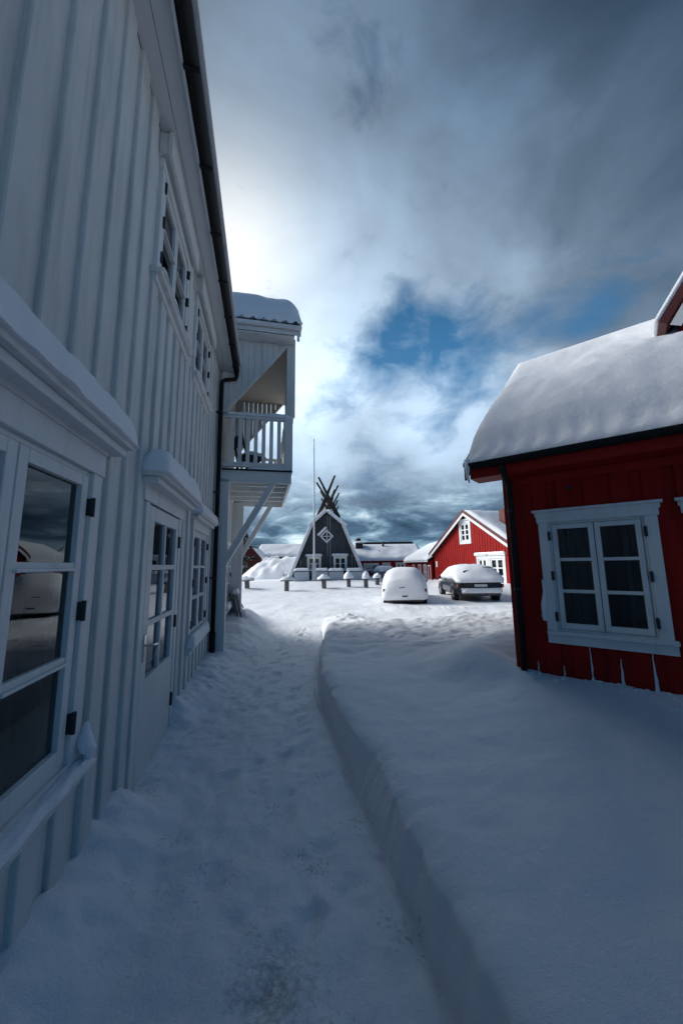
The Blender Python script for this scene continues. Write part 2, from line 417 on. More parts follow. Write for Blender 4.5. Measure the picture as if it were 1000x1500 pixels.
def gh(x, y, detail=True, edge=None):
    z = 0.
    # path trodden surface
    p = Vector((x, y, 0)); s = p.dot(dA); w = p.dot(nA) + D_A  # w = distance from white wall
    near = 1 - sstep(8.2, 11.0, y + .35 * fb(x * .9, 7.7) + .25 * fb(x * 2.6, 1.3))
    jag = .018 * fb(x * 6, y * 6, 2) + .012 * fb(y * 17, 3.3, 1)
    xb, xt = edge or (lut(_bot, y) + .6 * jag, lut(_top, y) + jag)
    bankz = .30 + .05 * fb(x * .5, y * .5, 4) + .04 * fb(x * 1.4, y * 1.4, 9) * sstep(4.5, 7, y)
    bankz += .20 * sstep(6.3, 8, y) * (1 - sstep(8.4, 10, y)) * sstep(1.2, 3., x) * .8
    bk = 0.
    if x > xb: bk = min(1., (x - xb) / max(.02, xt - xb))
    bk = min(1., bk * (1.12 - .12 * bk))
    lip = .03 * math.exp(-((x - xt - .12) / .12) ** 2) if x > xt else 0
    zb = (bankz - (.05 * math.exp(-(max(0, x - xt)) / .06)) + .02 * fb(x * 3, y * 3) * .5) * bk + lip * .4
    if bk > 0 and detail: 
        amp = .012 + .022 * sstep(5, 7, y)
        zb += amp * fb(x * 4, y * 4, 5) * bk * (1 - .5 * bk * (1 - sstep(4.5, 6, y)))
    # drift against the red house front
    q = p.dot(-dB); v = p.dot(nB) - D_B
    if v > -1.2 and -3 < q < 6: zb += .10 * math.exp(-((v) / .35) ** 2) * sstep(-2.2, -1.3, q) * (1 if v < 0 else 1)
    if -2.6 < q < -.9 and v > -.6: zb += .18 * math.exp(-((q + 1.7) / .5) ** 2) * sstep(-.6, .3, v)
    z += zb * near - .035 * math.exp(-((x - xb + .012) / .022) ** 2) * near * (1 if y < 9 else 0)
    # drift against the white wall
    hd = .17 + .06 * fb(s * 1.1, 2.2)
    hd *= 1 - .92 * (sstep(2.75, 3.05, s) - sstep(4.0, 4.35, s)) * 1.
    wd = .30 + .10 * fb(s * .8, 8.1) + .22 * sstep(4.2, 5.5, s)
    e = max(0., 1 - max(0, w) / max(.08, wd) * .75)
    dr = hd * (e * e * (3 - 2 * e)) if w > -1.5 else hd
    if s > -2.5 and s < 6.8: z += dr + (.03 * fb(x * 6, y * 6, 3) * min(1, dr / .1) if detail else 0)
    if s > 6.3 and s < 13: 
        z += (.42 * math.exp(-((s - 9.6) / 1.9) ** 2) + .1) * math.exp(-(max(0, w - .35) / .55) ** 2) * (1 + .25 * fb(x * 1.5, y * 1.5, 6)) * sstep(6.3, 7.2, s) * (1 - sstep(11, 13, s))
    # trodden lumps
    if detail and y < 14:
        pth = (1 - bk) * near
        z += pth * (.014 * fb(x * 7, y * 5, 11) + .012 * abs(fb(x * 14, y * 9, 2)) + .010 * fb(x * 3, y * 2, 1))
        if pth > .5 and -1.5 < x < .6:
            for cx, cy, an, dp_ in prints:
                if abs(y - cy) < .17 and abs(x - cx) < .17:
                    ca, sa = math.cos(an), math.sin(an); a = (x - cx) * ca + (y - cy) * sa; b2 = -(x - cx) * sa + (y - cy) * ca
                    rr_ = math.hypot(a / .05, b2 / .13)
                    if rr_ < 1.5: z += dp_ * (-1.3 if rr_ < .85 else (.7 * (1.5 - rr_) / .65 - .4 if rr_ > 1.1 else -.6))
        if pth > .5: z += -.010 * max(0, fb(x * 9, y * 6, 21) - .25) * 3
    # ploughed court beyond
    far = sstep(9.2, 11.5, y)
    if far > 0:
        z += far * (.05 * fb(x * .35, y * .35, 3) + .015 * fb(x * 1.6, y * .9, 8))
        z += far * .06 * max(0, fb(x * .7, y * .8, 14) + .1) * (1 - sstep(13, 15.5, y + .5 * (x - 1) * .2)) * (1 - sstep(1.5, 4.5, x))
        z += .17 * math.exp(-((x - .1) / .55) ** 2 - ((y - 10.7) / .5) ** 2) * (1 + .6 * fb(x * 4, y * 4))
        z += .05 * math.exp(-((y - 12.6 - .1 * x) / .25) ** 2) * sstep(.5, 2, x) * (1 + fb(x * 3, 1))
        z += .28 * sstep(22, 27, y) * (1 - sstep(2.0, 4.5, x + .5 * fb(y * .3, 1)))
        rg = sstep(17.5, 20, y) * sstep(6.2, 8, x); z += .35 * rg * (1 - sstep(30, 34, y))
        # wheel tracks that cross the court
        for k, yy in enumerate((18.6, 20.1)):
            z -= .05 * math.exp(-((y - yy - .05 * x - .2 * math.sin(x * .4)) / .22) ** 2) * (1 - sstep(3, 5, x))
    return z
def coords(a, b, fine0, fine1, step, grow):
    out = [fine0]
    while out[-1] < fine1: out.append(out[-1] + step)
    st = step
    while out[-1] < b: st *= grow; out.append(out[-1] + st)
    lo = [fine0]; st = step
    while lo[-1] > a: st *= grow; lo.append(lo[-1] - st)
    return lo[:0:-1] + out
xs = coords(-700, 700, -2.2, 4.4, .03, 1.10)
ys = coords(-60, 900, .7, 7.5, .03, 1.018)
xs = [x for x in xs if not (-.02 < x < .12)] + [-.012, -.003, 0., .012, .025, .04, .055, .07, .082, .092, .1, .108, .118]
xs.sort()
def row_x(y):
    """canonical columns 0 and .1 slide onto the foot and the lip of the cut bank"""
    k = 1 - sstep(9.6, 12, y) if y > 0 else 1 - sstep(0, -4, y) if False else (1. if y > -8 else 0.)
    if y > 9.6: k = 1 - sstep(9.6, 12, y)
    jag = .018 * fb(.0 * 6, y * 6, 2) + .012 * fb(y * 17, 3.3, 1) + .008 * fb(y * 41, 1.1, 1)
    xb, xt = lut(_bot, y) + .5 * jag, lut(_top, y) + jag
    xt = max(xt, xb + .02); out = []
    for x in xs:
        if x <= -1.9 or x >= 2.4: q = x
        elif x < 0: q = -1.9 + (x + 1.9) / 1.9 * (xb + 1.9)
        elif x <= .1: q = xb + (xt - xb) * x / .1
        else: q = 2.4 - (2.4 - x) / 2.3 * (2.4 - xt)
        out.append(x + (q - x) * k)
    return out, xb, xt
nx = len(xs); g = MB()
for y in ys:
    rx, xb_, xt_ = row_x(y)
    g.v += [(x, y, gh(x, y, True, (xb_, xt_))) for x in rx]
g.f = [(j * nx + i, j * nx + i + 1, (j + 1) * nx + i + 1, (j + 1) * nx + i) for j in range(len(ys) - 1) for i in range(nx - 1)]
me = bpy.data.meshes.new('ground'); me.from_pydata(g.v, [], g.f); me.update()
for p in me.polygons: p.use_smooth = True
me.materials.append(MT['snowg'])
go = bpy.data.objects.new('ground', me); COL.objects.link(go); go['kind'] = 'structure'; go['label'] = 'snow covered ground with a trodden path cut through it'

cm = MB(); cr = random.Random(31)
def clod(x, y, r):
    z = gh(x, y); n = 7; T = []
    for i in range(5):
        f = i / 4 * math.pi; T.append([(x + r * math.sin(f) * math.cos(a) * (1 + .5 * fb(x * 9 + math.cos(a), y * 9 + math.sin(a), i)), y + r * math.sin(f) * math.sin(a), z - r * .05 + r * .7 * math.cos(f) * (1 + .4 * fb(x * 7, a, i))) for a in [2 * math.pi * q / n for q in range(n)] + [0]])
    cm.grid(T)
for _ in range(90):
    q_ = WB(cr.uniform(-1., 1.6), -abs(cr.gauss(0, .10)) - .03); clod(q_.x, q_.y, cr.uniform(.008, .026))
co_ = cm.build('snow_clods', 'snow', smooth=True); co_['kind'] = 'stuff'; co_['label'] = 'crumbs of loose snow along the foot of the red house'

# ------------------------------------------------------------------ white house (near left)
A = thing('white_house', 'long white boarded house on the left with black gutter and snowy window hoods', 'house', WA(0, 0), rzA)
SE = 6.58
holes = [(.94, 2.09, .67, 2.10, .09), (3.06, 4.06, .0, 2.105, .09), (4.93, 6.02, .69, 2.08, .09),
         (2.90, 3.86, 4.05, 4.96, .07), (4.47, 5.42, 4.05, 4.96, .07), (-2.2, -1.0, .67, 2.1, .09), (-.4, .6, 4.05, 4.96, .07)]
board_wall(-5.5, SE, -.15, 5.27, holes, .25, .135, .024, .1, seed=3, phase=.03).build('wall', 'white', A, bevel=0)
m = MB(); m.box(SE - .0, SE + .06, -.03, 6.5, -.15, 5.27); m.box(-5.56, -5.5, 0, 6.5, -.15, 5.27)
m.prism([(SE + .03, -.0, 5.24), (SE + .03, 6.5, 5.24), (SE + .03, 3.25, 9.2)], (.03, 0, 0)); m.box(-5.5, SE, 6.45, 6.5, -.15, 5.27)
m.build('end_wall', 'white', A)
m = MB(); e0, r0 = (-.365, 5.345), (3.25, 9.3)  # unseen ridge raised so the roof shades the red house opposite
m.prism([(-5.7, e0[0], e0[1]), (-5.7, r0[0], r0[1]), (-5.7, 2 * r0[0] - e0[0], e0[1]), (-5.7, 2 * r0[0] - e0[0], e0[1] + .1), (-5.7, r0[0], r0[1] + .1), (-5.7, e0[0], e0[1] + .1)], (SE + 5.85, 0, 0))
ro = m.build('roof', 'tile', A)
m = MB(); snow_roof(m, -5.65, SE + .12, -.365, 5.445, 3.25, 9.4, .14, 2., 90, 30, edge=.2, over=.05)
m.build('snow_cap', 'snow', ro, smooth=True)
m = MB()
for a, b in ((-.26, -.132), (-.128, -.005)): m.box(-5.6, SE + .1, a, b, 5.262, 5.285)
m.box(-5.6, SE + .1, -.285, -.263, 5.235, 5.40)
m.build('soffit', 'soffit', A, bevel=.003)
# gutter: half round trough
m = MB(); prof = [(-.335 + .058 * math.cos(R(a)), 5.30 + .075 * math.sin(R(a))) for a in range(180, 361, 20)]
inn = [(-.335 + .051 * math.cos(R(a)), 5.30 + .068 * math.sin(R(a))) for a in range(360, 179, -20)]
m.prism([(-5.6, y, z) for y, z in prof + inn], (SE + 5.72, 0, 0)); m.prism([(SE + .115, y, z) for y, z in prof], (.01, 0, 0))
for k in range(18): m.box(-5.2 + k * .68, -5.17 + k * .68, -.394, -.28, 5.222, 5.232)
gu = m.build('gutter', 'black', A)
m = MB(); m.tube([(SE + .02, -.345, 5.25), (SE + .02, -.345, 5.16), (SE + .01, -.33, 5.10), (SE - .02, -.14, 5.05), (SE - .03, -.095, 5.0), (SE - .03, -.09, 4.9), (SE - .03, -.09, .5)], .036, 10)
m.tube([(SE - .03, -.09, .5), (SE - .03, -.09, .0)], .05, 10)
dpo = m.build('downpipe', 'black', A, smooth=True)
for zz in (4.4, 2.9, 1.4):
    m = MB(); m.tube([(SE - .03, -.09, zz - .015), (SE - .03, -.09, zz + .015)], .044, 10); m.box(SE - .045, SE - .015, -.09, -.003, zz - .012, zz + .012); m.build('pipe_clip', 'hinge', dpo)
# ground floor windows and door
RZ1 = [1.165, 1.605]
w1 = window(A, .94, 2.09, .67, 2.10, 2, 3, 1, .10, fr=.058, mun=.04, rowz=RZ1, hood=(.72, 2.29, 2.29, .15), sill=(.8, 2.26, .575, .07), hoodsnow=.17, sillsnow=.035,
       curtain=[(1.5, 1.95, .7, 1.5, 'curtain')], name='window', label='nearest ground floor window under a snow covered hood')
m = MB(); m.box(.84, 2.205, -.045, -.001, 2.225, 2.289); m.build('lintel', 'trim', w1, bevel=.004)
m = MB(); m.rope([(2.20 + .015 * math.sin(q * .5), -.055 - .012 * math.sin(q * .3), .61 + .0125 * q) for q in range(17)], [.045 * math.sin(.25 + 2.7 * q / 16) * (1 + .35 * fb(q * .35, 4.)) + .004 for q in range(17)], 12)
m.build('snow_lump', 'snow', w1, smooth=True)
window(A, 4.93, 6.02, .69, 2.08, 2, 3, 1, .10, fr=.058, mun=.035, hood=(4.72, 6.22, 2.25, .14), sill=(4.8, 6.14, .58, .09), hoodsnow=.15, sillsnow=.14,
       curtain=[(5.0, 5.4, .72, 2.05, 'curtainw'), (5.6, 5.95, .72, 2.05, 'curtainw')], label='ground floor window beside the downpipe')
window(A, -2.2, -1.0, .67, 2.10, 2, 3, 1, .10, hood=(-2.4, -.78, 2.29, .14), sill=(-2.35, -.85, .575, .08), hoodsnow=.15)
for (a, b) in ((2.90, 3.86), (4.47, 5.42), (-.4, .6)):
    w = window(A, a, b, 4.05, 4.96, 2, 2, 1, .075, fr=.05, mun=.03, sill=(a - .13, b + .13, 3.93, .085), sillsnow=.045, hinges=True)
    h = MB(); h.box(a - .12, b + .12, -.075, -.002, 5.062, 5.255); h.box(a - .14, b + .14, -.11, -.077, 5.03, 5.255); h.build('lintel', 'trim', w, bevel=.004)
# door
m = MB(); x0, x1, z1 = 3.06, 4.06, 2.105
m.box(x0 - .10, x0 - .004, -.034, .01, -.05, z1); m.box(x1 + .004, x1 + .10, -.034, .01, -.05, z1); m.box(x0 - .16, x1 + .16, -.04, .01, z1 + .004, z1 + .16)
m.build('door_frame', 'trim', A, bevel=.004)
m = MB(); a, b, c, d = x0 + .014, x1 - .012, .015, z1 - .012; ya, yb = -.03, .02
gx0, gx1, gz0, gz1 = 3.205, 3.955, .73, 1.975
m.box(a, b, ya, yb, c, gz0); m.box(a, gx0, ya, yb, gz0, gz1); m.box(gx1, b, ya, yb, gz0, gz1); m.box(a, b, ya, yb, gz1, d)
for zz in (1.15, 1.595): m.box(gx0, gx1, ya + .003, yb - .003, zz - .022, zz + .022)
for p, q in ((gz0, 1.128), (1.172, 1.573), (1.617, gz1)): m.box(3.565, 3.605, ya + .005, yb - .005, p, q)
do = m.build('door', 'trim', A, bevel=.004)
m = MB(); m.add([(gx0, 0, gz0), (gx1, 0, gz0), (gx1, 0, gz1), (gx0, 0, gz1)], [(0, 1, 2, 3)]); m.build('pane', 'glass', do)
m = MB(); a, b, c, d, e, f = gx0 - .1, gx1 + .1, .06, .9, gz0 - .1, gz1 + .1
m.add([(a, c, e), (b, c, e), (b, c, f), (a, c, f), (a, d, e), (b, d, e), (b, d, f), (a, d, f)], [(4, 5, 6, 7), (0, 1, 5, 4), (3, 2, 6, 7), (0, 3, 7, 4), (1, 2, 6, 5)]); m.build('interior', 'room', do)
P = [[(3.22 + .73 * i / 60, .09 + .01 * math.sin(i * .9), zz) for zz in (.74, 1.0, 1.25, 1.42)] for i in range(61)]
m = MB(); m.grid(P); m.build('curtain', 'curtainw', do, smooth=True)
m = MB(); m.box(3.105, 3.145, -.04, -.029, .88, 1.08); m.tube([(3.125, -.04, 1.0), (3.125, -.085, 1.0), (3.14, -.095, .998), (3.235, -.095, .99), (3.25, -.09, .955), (3.25, -.085, .90)], .010, 8); m.build('handle', 'steel', do, smooth=False)
for zz in (.3, 1.05, 1.85):
    m = MB(); m.tube([(x1 - .002, -.04, zz - .06), (x1 - .002, -.04, zz + .06)], .012, 8); m.box(x1 - .015, x1 + .012, -.038, -.02, zz - .05, zz + .05); m.build('hinge', 'hinge', do)
m = MB(); m.box(x0, x0 + .012, -.02, .05, -.02, z1); m.box(x0, x1, -.02, .05, z1 - .01, z1); m.build('door_gap_strip', 'black', A)  # black strips drawn in as the dark gap at the door's edge and top
m = MB(); m.box(2.84, 4.36, -.17, 0, 2.285, 2.315); m.box(2.88, 4.32, -.13, -.002, 2.235, 2.2835)
dh = m.build('door_hood', 'trim', A, bevel=.005)
m = MB(); snow_ledge(m, 2.82, 4.44, -.21, .03, 2.315, .24, 4.4, endr=.3); m.build('snow_cap', 'snow', dh, smooth=True)

# ------------------------------------------------------------------ balcony house (white wing further along)
W = thing('balcony_house', 'white house wing with a roofed balcony on diagonal braces beyond the long white house', 'house', WA(6.62, -.08), rzA)
S0, S1 = 6.62, 9.45
def wx(s): return s - S0
yo = .08   # local y = y_in + .08
YF = -1.31
wh = [(wx(8.35), wx(9.22), .72, 2.06, .08), (wx(7.25), wx(8.15), 3.36, 5.3, .08)]
zr_w = 7.35; ze_w = 6.2
board_wall(0, wx(S1), -.1, 6.2, wh, .2, .11, .02, .08, seed=9).build('wall', 'white', W)
m = MB(); m.box(-.0, .05, .0, 4., 3.6, 6.2); m.box(wx(S1) - .05, wx(S1), .08, 4., -.1, 6.2); m.box(0, wx(S1), 4., 4.05, -.1, 6.2); m.build('side_wall', 'white', W)
m = MB(); m.box(.07, wx(S1) - .05, -.012, -.002, -.1, .62); m.build('foundation', 'concrete', W)
window(W, *wh[0][:4], 2, 3, 1, .08, fr=.05, sill=(wx(8.25), wx(9.32), .63, .1), sillsnow=.1, label='window under the balcony')
# balcony door (closed, dark)
m = MB(); a, b, c, d = wh[1][:4]
m.box(a - .08, a, -.03, .01, c, d); m.box(b, b + .08, -.03, .01, c, d); m.box(a - .1, b + .1, -.035, .01, d, d + .1)
m.box(a, a + .12, -.015, .03, c, d); m.box(b - .12, b, -.015, .03, c, d); m.box(a + .12, b - .12, -.015, .03, c, c + .5); m.box(a + .12, b - .12, -.015, .03, d - .12, d)
bd = m.build('balcony_door', 'trim', W, bevel=.004)
m = MB(); m.add([(a + .12, .0, c + .5), (b - .12, .0, c + .5), (b - .12, .0, d - .12), (a + .12, .0, d - .12)], [(0, 1, 2, 3)]); m.build('pane', 'glass', bd)
m = MB(); m.box(a, b, .1, .14, c, d); m.build('interior', 'room', bd)
# posts
for s in (S0, S1 - .2):
    m = MB(); m.box(wx(s), wx(s) + .15, -.19 if s == S0 else -.3, -.03, -.1, 3.17); m.build('post', 'trim', W, bevel=.006)
# deck, frame and joists
zd = 3.17
m = MB(); m.box(wx(S0), wx(S1), YF, -.03, zd + .13, zd + .165); 
dk = m.build('balcony_floor', 'trim', W, bevel=.004)
m = MB(); m.box(wx(S0) - .03, wx(S1) + .03, YF - .02, -.06, zd + .168, zd + .19); m.build('deck_edging', 'black', dk)
m = MB(); m.box(wx(S0), wx(S0) + .05, YF, -.03, zd - .06, zd + .128); m.box(wx(S1) - .05, wx(S1), YF, -.03, zd - .06, zd + .128); m.box(wx(S0) + .05, wx(S1) - .05, YF, YF + .05, zd - .06, zd + .128)
for s in (7.2, 7.75, 8.3, 8.85): m.box(wx(s), wx(s) + .05, YF + .05, -.03, zd - .0, zd + .128)
m.build('joist_frame', 'trim', W, bevel=.004)
m = MB(); snow_ledge(m, wx(S0) + .0, wx(S1), YF + .0, YF + .45, zd + .19, .11, 3.3, endr=.05)
P = []; m2 = MB(); snow_ledge(m, wx(S0) + .0, wx(S0) + .5, YF + .02, -.45, zd + .19, .09, 8.3, endr=.1); m.build('snow_cap', 'snow', dk, smooth=True)
for s in (S0 + .03, S1 - .17):
    m = MB(); ps = wx(s) + .055
    m.beam((ps, -.15, 1.66), (ps, YF + .33, zd - .03), .11, .14, up=(1, 0, 0)); m.build('brace', 'trim', W, bevel=.005)
# railing
zt = 4.42; zb = 3.50
rl = MB(); rl.box(wx(S0), wx(S0) + .09, YF - .02, YF + .13, zd + .19, zt + .02); rl.box(wx(S1) - .09, wx(S1), YF - .02, YF + .13, zd + .19, zt + .02)
rl.box(wx(S0) + .01, wx(S0) + .08, YF + .13, -.05, zt - .07, zt - .01); rl.box(wx(S0) + .02, wx(S0) + .07, YF + .13, -.05, zb - .09, zb)
rl.box(wx(S1) - .08, wx(S1) - .01, YF + .13, -.05, zt - .07, zt - .01); rl.box(wx(S1) - .07, wx(S1) - .02, YF + .13, -.05, zb - .09, zb)
rl.box(wx(S0) + .09, wx(S1) - .09, YF, YF + .07, zt - .07, zt - .01); rl.box(wx(S0) + .09, wx(S1) - .09, YF + .01, YF + .06, zb - .09, zb)
ro_ = rl.build('railing', 'trim', W, bevel=.005)
for k in range(7):
    y = YF + .13 + (k + .75) * (1.16 - .13) / 7.2
    for s in (S0 + .045, S1 - .045): m = MB(); m.box(wx(s) - .02, wx(s) + .02, y - .035, y + .035, zb, zt - .07); m.build('baluster', 'trim', ro_, bevel=.004)
k = 0; s = S0 + .22
while s < S1 - .15:
    m = MB(); m.box(wx(s) - .035, wx(s) + .035, YF + .015, YF + .055, zb, zt - .07); m.build('baluster', 'trim', ro_, bevel=.004); s += .17
m = MB(); snow_ledge(m, wx(S0) - .02, wx(S1), YF - .04, YF + .14, zt - .01, .06, 6., endr=.05)
T = []; B = []
for i in range(25):
    y = YF + .05 + (1.2 - .05) * i / 24; hh = (.065 + .03 * math.exp(-((i - 3) / 6) ** 2)) * (1 + .3 * fb(y * 3, 5)); row = []; rb = []
    for j in range(9):
        v = 2 * j / 8 - 1; row.append((wx(S0) + .045 + .07 * v, y, zt - .012 + hh * max(0, 1 - abs(v) ** 2.3) ** .43)); rb.append((wx(S0) + .045 + .07 * v, y, zt - .013))
    T.append(row); B.append(rb)
m.grid(T, B); m.build('snow_cap', 'snow', ro_, smooth=True)
# gable roof over the balcony, ridge square to the street
mid = (S0 + S1) / 2
m = MB(); yy0, yy1 = YF - .12, 4.2
eA, eB = (wx(S0) - .28, 6.10), (wx(S1) + .28, 6.10)
m.prism([(eA[0], yy0, eA[1]), (wx(mid), yy0, zr_w), (eB[0], yy0, eB[1]), (eB[0], yy0, eB[1] + .07), (wx(mid), yy0, zr_w + .07), (eA[0], yy0, eA[1] + .07)], (0, yy1 - yy0, 0))
rf = m.build('roof', 'tile', W)
# wavy tile ends along the near eave
m = MB(); n = 120; T = []
top = []; bot = []
for i in range(n + 1):
    y = yy0 - .02 + (yy1 - yy0) * i / n; zz = .045 * math.sin(y * 2 * math.pi / .2)
    top.append((eA[0] - .05, y, eA[1] + .10 + zz)); bot.append((eA[0] - .05, y, eA[1] + .05))
T = [[t, b] for t, b in zip(top, bot)]; T2 = [[(t[0] + .5, t[1], t[2] + .42), (b[0] + .5, b[1], b[2] + .42)] for t, b in zip(top, bot)]
m.grid(T); m.grid([[a[0], b[0]] for a, b in zip(T, T2)]); m.build('tile_edge', 'tile', rf)
# eave boards
m = MB(); m.box(eA[0] - .02, eA[0] + .0, yy0 - .0, yy1, eA[1] - .13, eA[1] - .02); m.box(eA[0] + .0, eA[0] + .28, yy0 + .1, yy1, eA[1] - .16, eA[1] - .14)
m.box(eA[0] - .0, eA[0] + .03, yy0, yy0 + .05, eA[1] - .23, eA[1] + .0)
m.build('fascia', 'trim', rf, bevel=.003)
m = MB(); prof = [(eA[0] - .075 + .055 * math.cos(R(a)), eA[1] - .0 + .06 * math.sin(R(a))) for a in range(180, 361, 20)]
m.prism([(x, yy0 - .03, z) for x, z in prof], (0, yy1 - yy0, 0)); m.build('gutter', 'flagwhite', rf)
for sgn in (0, 1):
    m = MB(); e = (eA, eB)[sgn]; m.beam((e[0], yy0 - .012, e[1] - .03), (wx(mid), yy0 - .012, zr_w - .03), .024, .16, up=(0, 1, 0)) if False else m.prism([(e[0], yy0 - .026, e[1] - .14), (e[0], yy0 - .026, e[1] + .09), (wx(mid), yy0 - .026, zr_w + .09), (wx(mid), yy0 - .026, zr_w - .14)], (0, .024, 0)); m.build('bargeboard', 'trim', rf)
# snow on that roof (ridge along y): build in rotated coordinates
tmp = MB(); snow_roof(tmp, yy0 - .05, yy1, eA[0] - .03, eA[1] + .13, wx(mid), zr_w + .08, .46, 5., 70, 44, edge=.26, over=.02, edgex=.34)
m = MB(); m.v = [(y, x, z) for x, y, z in tmp.v]; m.f = [f[::-1] for f in tmp.f]; m.build('snow_cap', 'snow', rf, smooth=True)
# side panels with diagonal cut, front gable panel, ceiling
for s in (S0 + .02, S1 - .06):
    m = MB(); x = wx(s); nb = 11; y0, y1 = YF + .02, -.004
    for k in range(nb):
        a = y0 + (y1 - y0) * k / nb; b = y0 + (y1 - y0) * (k + 1) / nb - .006
        f = lambda y: 4.42 + (6.02 - 4.42) * (1 - (y - y0) / (y1 - y0))
        m.hexa([(x, a, f(a)), (x + .04, a, f(a)), (x + .04, b, f(b)), (x, b, f(b)), (x, a, 6.08), (x + .04, a, 6.08), (x + .04, b, 6.08), (x, b, 6.08)])
    m.beam((x + .02, y0 + .03, 6.0), (x + .02, y1 - .03, 4.43), .055, .08, up=(1, 0, 0))
    m.build('side_panel', 'white', W)
m = MB(); nb = 26
for k in range(nb):
    a = wx(S0) + (S1 - S0) * k / nb; b = a + (S1 - S0) / nb - .006; c = (a + b) / 2; dm = abs(c - wx(mid)) / ((S1 - S0) / 2)
    zl = 4.50 + .05 * (k % 2); zt_ = min(zr_w - .06 - (zr_w - 6.1) * dm * .86, 7.2)
    m.box(a, b, YF - .035, YF, zl, zt_)
m.box(wx(S0) - .01, wx(S0) + .07, YF - .06, YF + .10, 4.44, 6.07); m.build('gable_panel', 'white', W)
m = MB(); m.box(wx(S0) + .07, wx(S1) - .07, YF + .01, -.03, 5.95, 5.99); m.build('ceiling', 'beige', W)
m = MB(); m.box(wx(S0) + .1, wx(S1) - .1, -.028, -.0215, 3.4, 5.95); 
m.build('back_panel', 'beige', W)
# far downpipe of the wing
m = MB(); m.tube([(wx(S1) + .03, -.10, 6.0), (wx(S1) + .03, -.10, .3)], .04, 8); m.build('downpipe', 'black', W)

# things on the balcony and by the wing
ch = thing('balcony_chair', 'dark folding chair with snow behind the balcony railing', 'chair', WA(7.35, -.62, 3.36), rzA + .5)
m = MB(); m.box(-.22, .22, -.22, .22, .40, .44); m.build('seat', 'hinge', ch)
m = MB(); m.beam((-.2, .2, .40), (-.2, .34, .9), .03, .03); m.beam((.2, .2, .40), (.2, .34, .9), .03, .03); m.box(-.2, .2, .29, .31, .6, .85); m.build('backrest', 'hinge', ch)
for sx in (-.2, .2):
    for sy in (-.2, .2): m = MB(); m.tube([(sx, sy, 0), (sx, -sy * .4, .4)], .013, 6); m.build('leg', 'hinge', ch)
m = MB(); snow_ledge(m, -.22, .22, -.24, .2, .44, .12, 1.); m.build('snow_cap', 'snow', ch, smooth=True)

# leaning things at the wing corner
ba, bb_ = at(366, 910, 9.9), at(349, 876, 9.7)
m = MB(); m.tube([(0, 0, 0), tuple((bb_ - ba) * .5 + Vector((0, 0, .01))), tuple(bb_ - ba)], .017, 7)
sh = tag(m.build('broom_handle', 'tablewood'), 'thin dark broom handle leaning against the far end of the white wing', 'broom'); sh.location = ba
bc = thing('folded_bench', 'folded grey bench with clinging snow standing against the white wing wall', 'bench', WA(9.15, -.42, .12), rzA)
m = MB()
for k in range(4): m.box(-.3 + k * .15, -.17 + k * .15, 0, .03, .0, .85)
m.box(-.3, .28, .031, .06, .2, .27); m.box(-.3, .28, .031, .06, .62, .69); b1 = m.build('slat_top', 'tablewood', bc); b1.rotation_euler = (R(-12), 0, 0)
for sx in (-.27, .25): m = MB(); m.beam((sx, -.06, 0), (sx, .13, .8), .04, .04); m.build('leg', 'tablewood', bc)
m = MB(); snow_ledge(m, -.30, .26, .08, .22, .84, .10, 3.); snow_ledge(m, -.3, .1, -.12, .02, .32, .1, 5.); snow_ledge(m, -.1, .32, -.16, .0, .05, .14, 7.); m.build('snow_cap', 'snow', bc, smooth=True)

# ------------------------------------------------------------------ red house (near right)
Bh = thing('red_house', 'near red boarded house on the right with thick roof snow and white window', 'house', WB(0, 0), rzB)
T0, T1 = -1.1, 5.5; PB = .77; YE, ZE = -.33, 2.80; YR = 3.35; ZR = ZE + PB * (YR - YE)
bh = [(-.69, .135, .86, 2.035, .10), (.52, 1.345, .86, 2.035, .10)]
board_wall(T0, T1, -.1, 2.72, bh, .245, .15, .02, .08, seed=21, phase=.02).build('wall', 'red', Bh)
m = MB(); m.box(T0 - .03, T0, -.02, 2 * YR, -.1, 2.72); m.prism([(T0 - .03, 0, 2.71), (T0 - .03, 2 * YR, 2.71), (T0 - .03, YR, 5.4)], (.03, 0, 0)); m.box(T0, T1, 2 * YR - .08, 2 * YR, -.1, 2.72); m.box(T1 - .06, T1, .08, 2 * YR - .08, -.1, 2.72)
m.build('gable_wall', 'maroon', Bh)  # unseen walls given a darker red so they bounce less light into the court
m = MB(); m.box(T0 - .035, T0 + .09, -.035, -.021, -.1, 2.71); m.build('corner_board', 'redtrim', Bh, bevel=.004)
XL = T0 - .34
m = MB(); m.prism([(XL, YE, ZE - .07), (XL, YR, ZR - .07), (XL, 2 * YR - YE, ZE - .07), (XL, 2 * YR - YE, ZE), (XL, YR, ZR), (XL, YE, ZE)], (T1 + .3 - XL, 0, 0))
rB = m.build('roof', 'tile', Bh)
m = MB(); snow_roof(m, XL - .05, T1 + .3, YE - .02, ZE, YR, ZR, .34, 11., 120, 90, strip=.30, edge=.4, over=.0, step=.07, edgex=.30)
m.build('snow_cap', 'snow', rB, smooth=True)
m = MB(); m.box(XL + .02, T1 + .3, YE + .012, YE + .03, ZE - .20, ZE - .075); m.box(XL + .02, T1 + .3, YE + .032, -.003, ZE - .20, ZE - .18); m.box(T0, T1, -.035, -.0215, 2.50, ZE - .21); m.build('soffit', 'redtrim', Bh)
m = MB(); prof = [(YE - .045 + .058 * math.cos(R(a)), ZE - .03 + .07 * math.sin(R(a))) for a in range(180, 361, 20)]
m.prism([(XL + .03, y, z) for y, z in prof], (T1 + .25 - XL, 0, 0)); m.build('gutter', 'black', rB)
